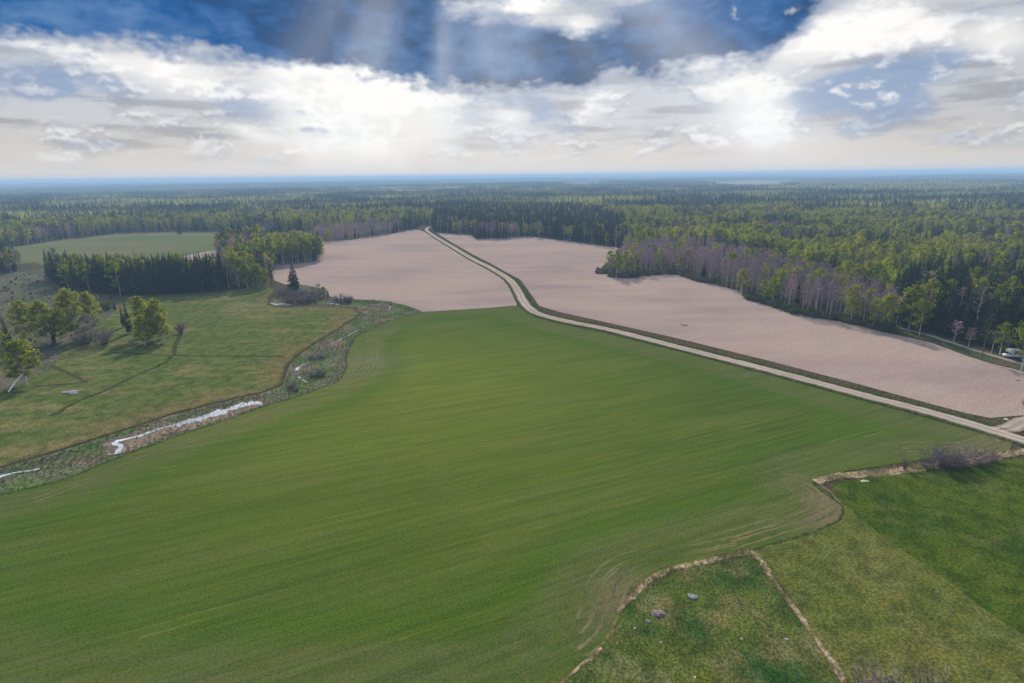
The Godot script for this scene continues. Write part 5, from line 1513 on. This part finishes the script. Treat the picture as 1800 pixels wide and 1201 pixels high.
		for i in per:
			scatter("trees", forms[kind][i][2], where[i], tints[i], {"spruce": "dark spruces of the forest behind, too many to count", "birch": "fresh green birches of the forest behind, too many to count", "bare": "leafless trees of the forest behind, too many to count", "pine": "pines of the forest behind, too many to count", "shrub": "green undergrowth along the forest edge", "thicket": "leafless undergrowth along the forest edge"}[kind], wood)
			if i == 0:
				tag(wood, "%s of the forest behind, too many to count" % {"spruce": "dark spruces", "birch": "fresh green birches", "bare": "leafless trees", "pine": "blue-green pines", "shrub": "green bushes", "thicket": "leafless bushes"}[kind], "", "", "stuff")

	# ---- forest from a kilometre out, in pieces
	var glades := [[Vector2(-768, -2698), Vector2(-531, -2816), Vector2(-198.7, -2694), Vector2(-141.9, -2204), Vector2(-397.2, -2099), Vector2(-618, -2242)], [Vector2(338.3, -3800), Vector2(567, -5243), Vector2(601, -3852), Vector2(616, -3170), Vector2(403, -2945), Vector2(261.4, -3103)], [Vector2(1300, -3961), Vector2(2107, -5093), Vector2(1859, -3715), Vector2(1048, -2412), Vector2(899, -2584)], [Vector2(-1090, -1418), Vector2(-932, -1495), Vector2(-781, -1428), Vector2(-751, -1302), Vector2(-958, -1277)]]
	for i in glades.size():
		var g := Shape.new()
		var poly := PackedVector2Array(glades[i])
		var t := Geometry2D.triangulate_polygon(poly)
		for q in range(0, t.size(), 3):
			g.tri(Vector3(poly[t[q]].x, swell(poly[t[q]].x, poly[t[q]].y) + 1.0, poly[t[q]].y), Vector3(poly[t[q + 1]].x, swell(poly[t[q + 1]].x, poly[t[q + 1]].y) + 1.0, poly[t[q + 1]].y), Vector3(poly[t[q + 2]].x, swell(poly[t[q + 2]].x, poly[t[q + 2]].y) + 1.0, poly[t[q + 2]].y), [Color(0.15, 0.18, 0.07), Color(0.22, 0.22, 0.15), Color(0.17, 0.17, 0.11), Color(0.24, 0.24, 0.07)][i])
		tag(obj("clearing", g.mesh(mats.stone), mats.stone), "", "", "", "structure")
		clearings.append(poly)
	var young := [PackedVector2Array([Vector2(1732, -4181), Vector2(1920, -2850), Vector2(2038, -2353), Vector2(1345, -1547), Vector2(903, -1555), Vector2(870, -2046)]), PackedVector2Array([Vector2(-1132, -1402), Vector2(-1032, -1537), Vector2(-817, -1495), Vector2(-539, -1661), Vector2(-443, -1362), Vector2(-677, -1236), Vector2(-945, -1197)])]  # birch-rich woods whose sunlight is painted in as a brighter tint
	var woods := []
	for k in [[0.70, 0.22], [0.42, 0.46], [0.15, 0.75], [0.34, 0.20]]:
		woods.append([far_wood(40.0, 62, k, 70 + woods.size()), far_wood(90.0, 230, k, 80 + woods.size())])
	var all_woods := tag(base("distant_forest", Vector3.ZERO), "unbroken mixed forest reaching away to the horizon", "", "", "stuff")
	for far in 2:
		var gap := 36.0 if far == 0 else 82.0
		var from := 930.0 if far == 0 else 2600.0
		var to := 2640.0 if far == 0 else 9500.0
		var where := [[], [], [], []]
		var tints := [PackedColorArray(), PackedColorArray(), PackedColorArray(), PackedColorArray()]
		for k in range(int(from * 0.6 / gap), int(to / gap)):
			var reach := int(k * 1.12) + 3
			for i in range(-reach, reach):
				var p := Vector2(i + rng.randf_range(-0.15, 0.15), -k + rng.randf_range(-0.15, 0.15)) * gap
				var d := p.length()
				if d < from or d > to:
					continue
				var skip := false
				for q in clearings:
					skip = skip or Geometry2D.is_point_in_polygon(p, q)
				if skip:
					continue
				var n := noise_a.get_noise_2d(p.x * 0.22, p.y * 0.4) + rng.randf_range(-0.08, 0.08)
				var w := 0 if n < -0.1 else 1 if n < 0.08 else 2
				if noise_a.get_noise_2d(p.x * 0.3 + 900.0, p.y * 0.4) > 0.24:
					w = 3
				for q in young:
					if Geometry2D.is_point_in_polygon(p, q) and rng.randf() < 0.85:
						w = 2
						n = 0.35  # raises the tint, standing in for sun on these crowns
				where[w].append(Transform3D(Basis(Vector3.UP, rng.randf() * TAU).scaled(Vector3(1, rng.randf_range(0.85, 1.15), 1)), Vector3(p.x, swell(p.x, p.y) - 1.2, p.y)))
				tints[w].append(Color(1, 1, 1) * (1.0 + 0.9 * n) * rng.randf_range(0.85, 1.15))
		for w in 4:
			scatter("trees", woods[w][far], where[w], tints[w], "", all_woods)

	# ---- grass and reeds that stand up from the ground
	var straw_cols := [Color(0.50, 0.41, 0.27), Color(0.20, 0.19, 0.075)]
	grass_band("dry_grass", dry_edge_top, 1.1, 1.1, 40.0, 0.2, 0.5, straw_cols, "bleached grass on the strip between crop and dark field")
	grass_band("dry_grass", dry_edge_left, 0.6, 0.6, 34.0, 0.2, 0.45, straw_cols, "bleached grass along the curved upper edge of the knoll")
	grass_band("dry_grass", dry_edge_low, 0.25, 0.3, 20.0, 0.2, 0.4, straw_cols, "bleached grass along the low end of the knoll")
	grass_band("dry_grass", dry_edge_right, 0.5, 0.5, 30.0, 0.2, 0.45, straw_cols, "bleached grass between the knoll and the pasture")
	var weed_cols := [Color(0.035, 0.075, 0.02), Color(0.12, 0.10, 0.045)]
	grass_band("verge_grass", road, 4.1, -2.4, 18.0, 0.25, 0.6, weed_cols, "rank grass in the ditch between road and ploughed field")
	grass_band("verge_grass", road, -2.4, 3.4, 12.0, 0.2, 0.5, weed_cols, "rank grass between road and crop")
	grass("knoll_grass", triangle, 0.45, 0.12, 0.45, [Color(0.050, 0.098, 0.022), Color(0.19, 0.18, 0.07)], "uneven grass on the rocky knoll")
	grass("pasture_grass", pasture, 0.55, 0.08, 0.26, [Color(0.090, 0.115, 0.025), Color(0.17, 0.155, 0.06)], "short grass of the pasture")
	grass("field_grass", dark_field, 0.7, 0.1, 0.3, [Color(0.044, 0.082, 0.012), Color(0.13, 0.135, 0.04)], "tussocky grass of the dark field")
	grass("marsh_reeds", Array(valley), 0.8, 0.35, 0.9, [Color(0.07, 0.105, 0.04), Color(0.22, 0.175, 0.125)], "reeds and sedge in the brook valley", -0.25)
	grass("meadow_grass", meadow, 1.1, 0.15, 0.4, [Color(0.075, 0.115, 0.03), Color(0.21, 0.18, 0.08)], "tufted grass of the brookside meadow", -0.1)
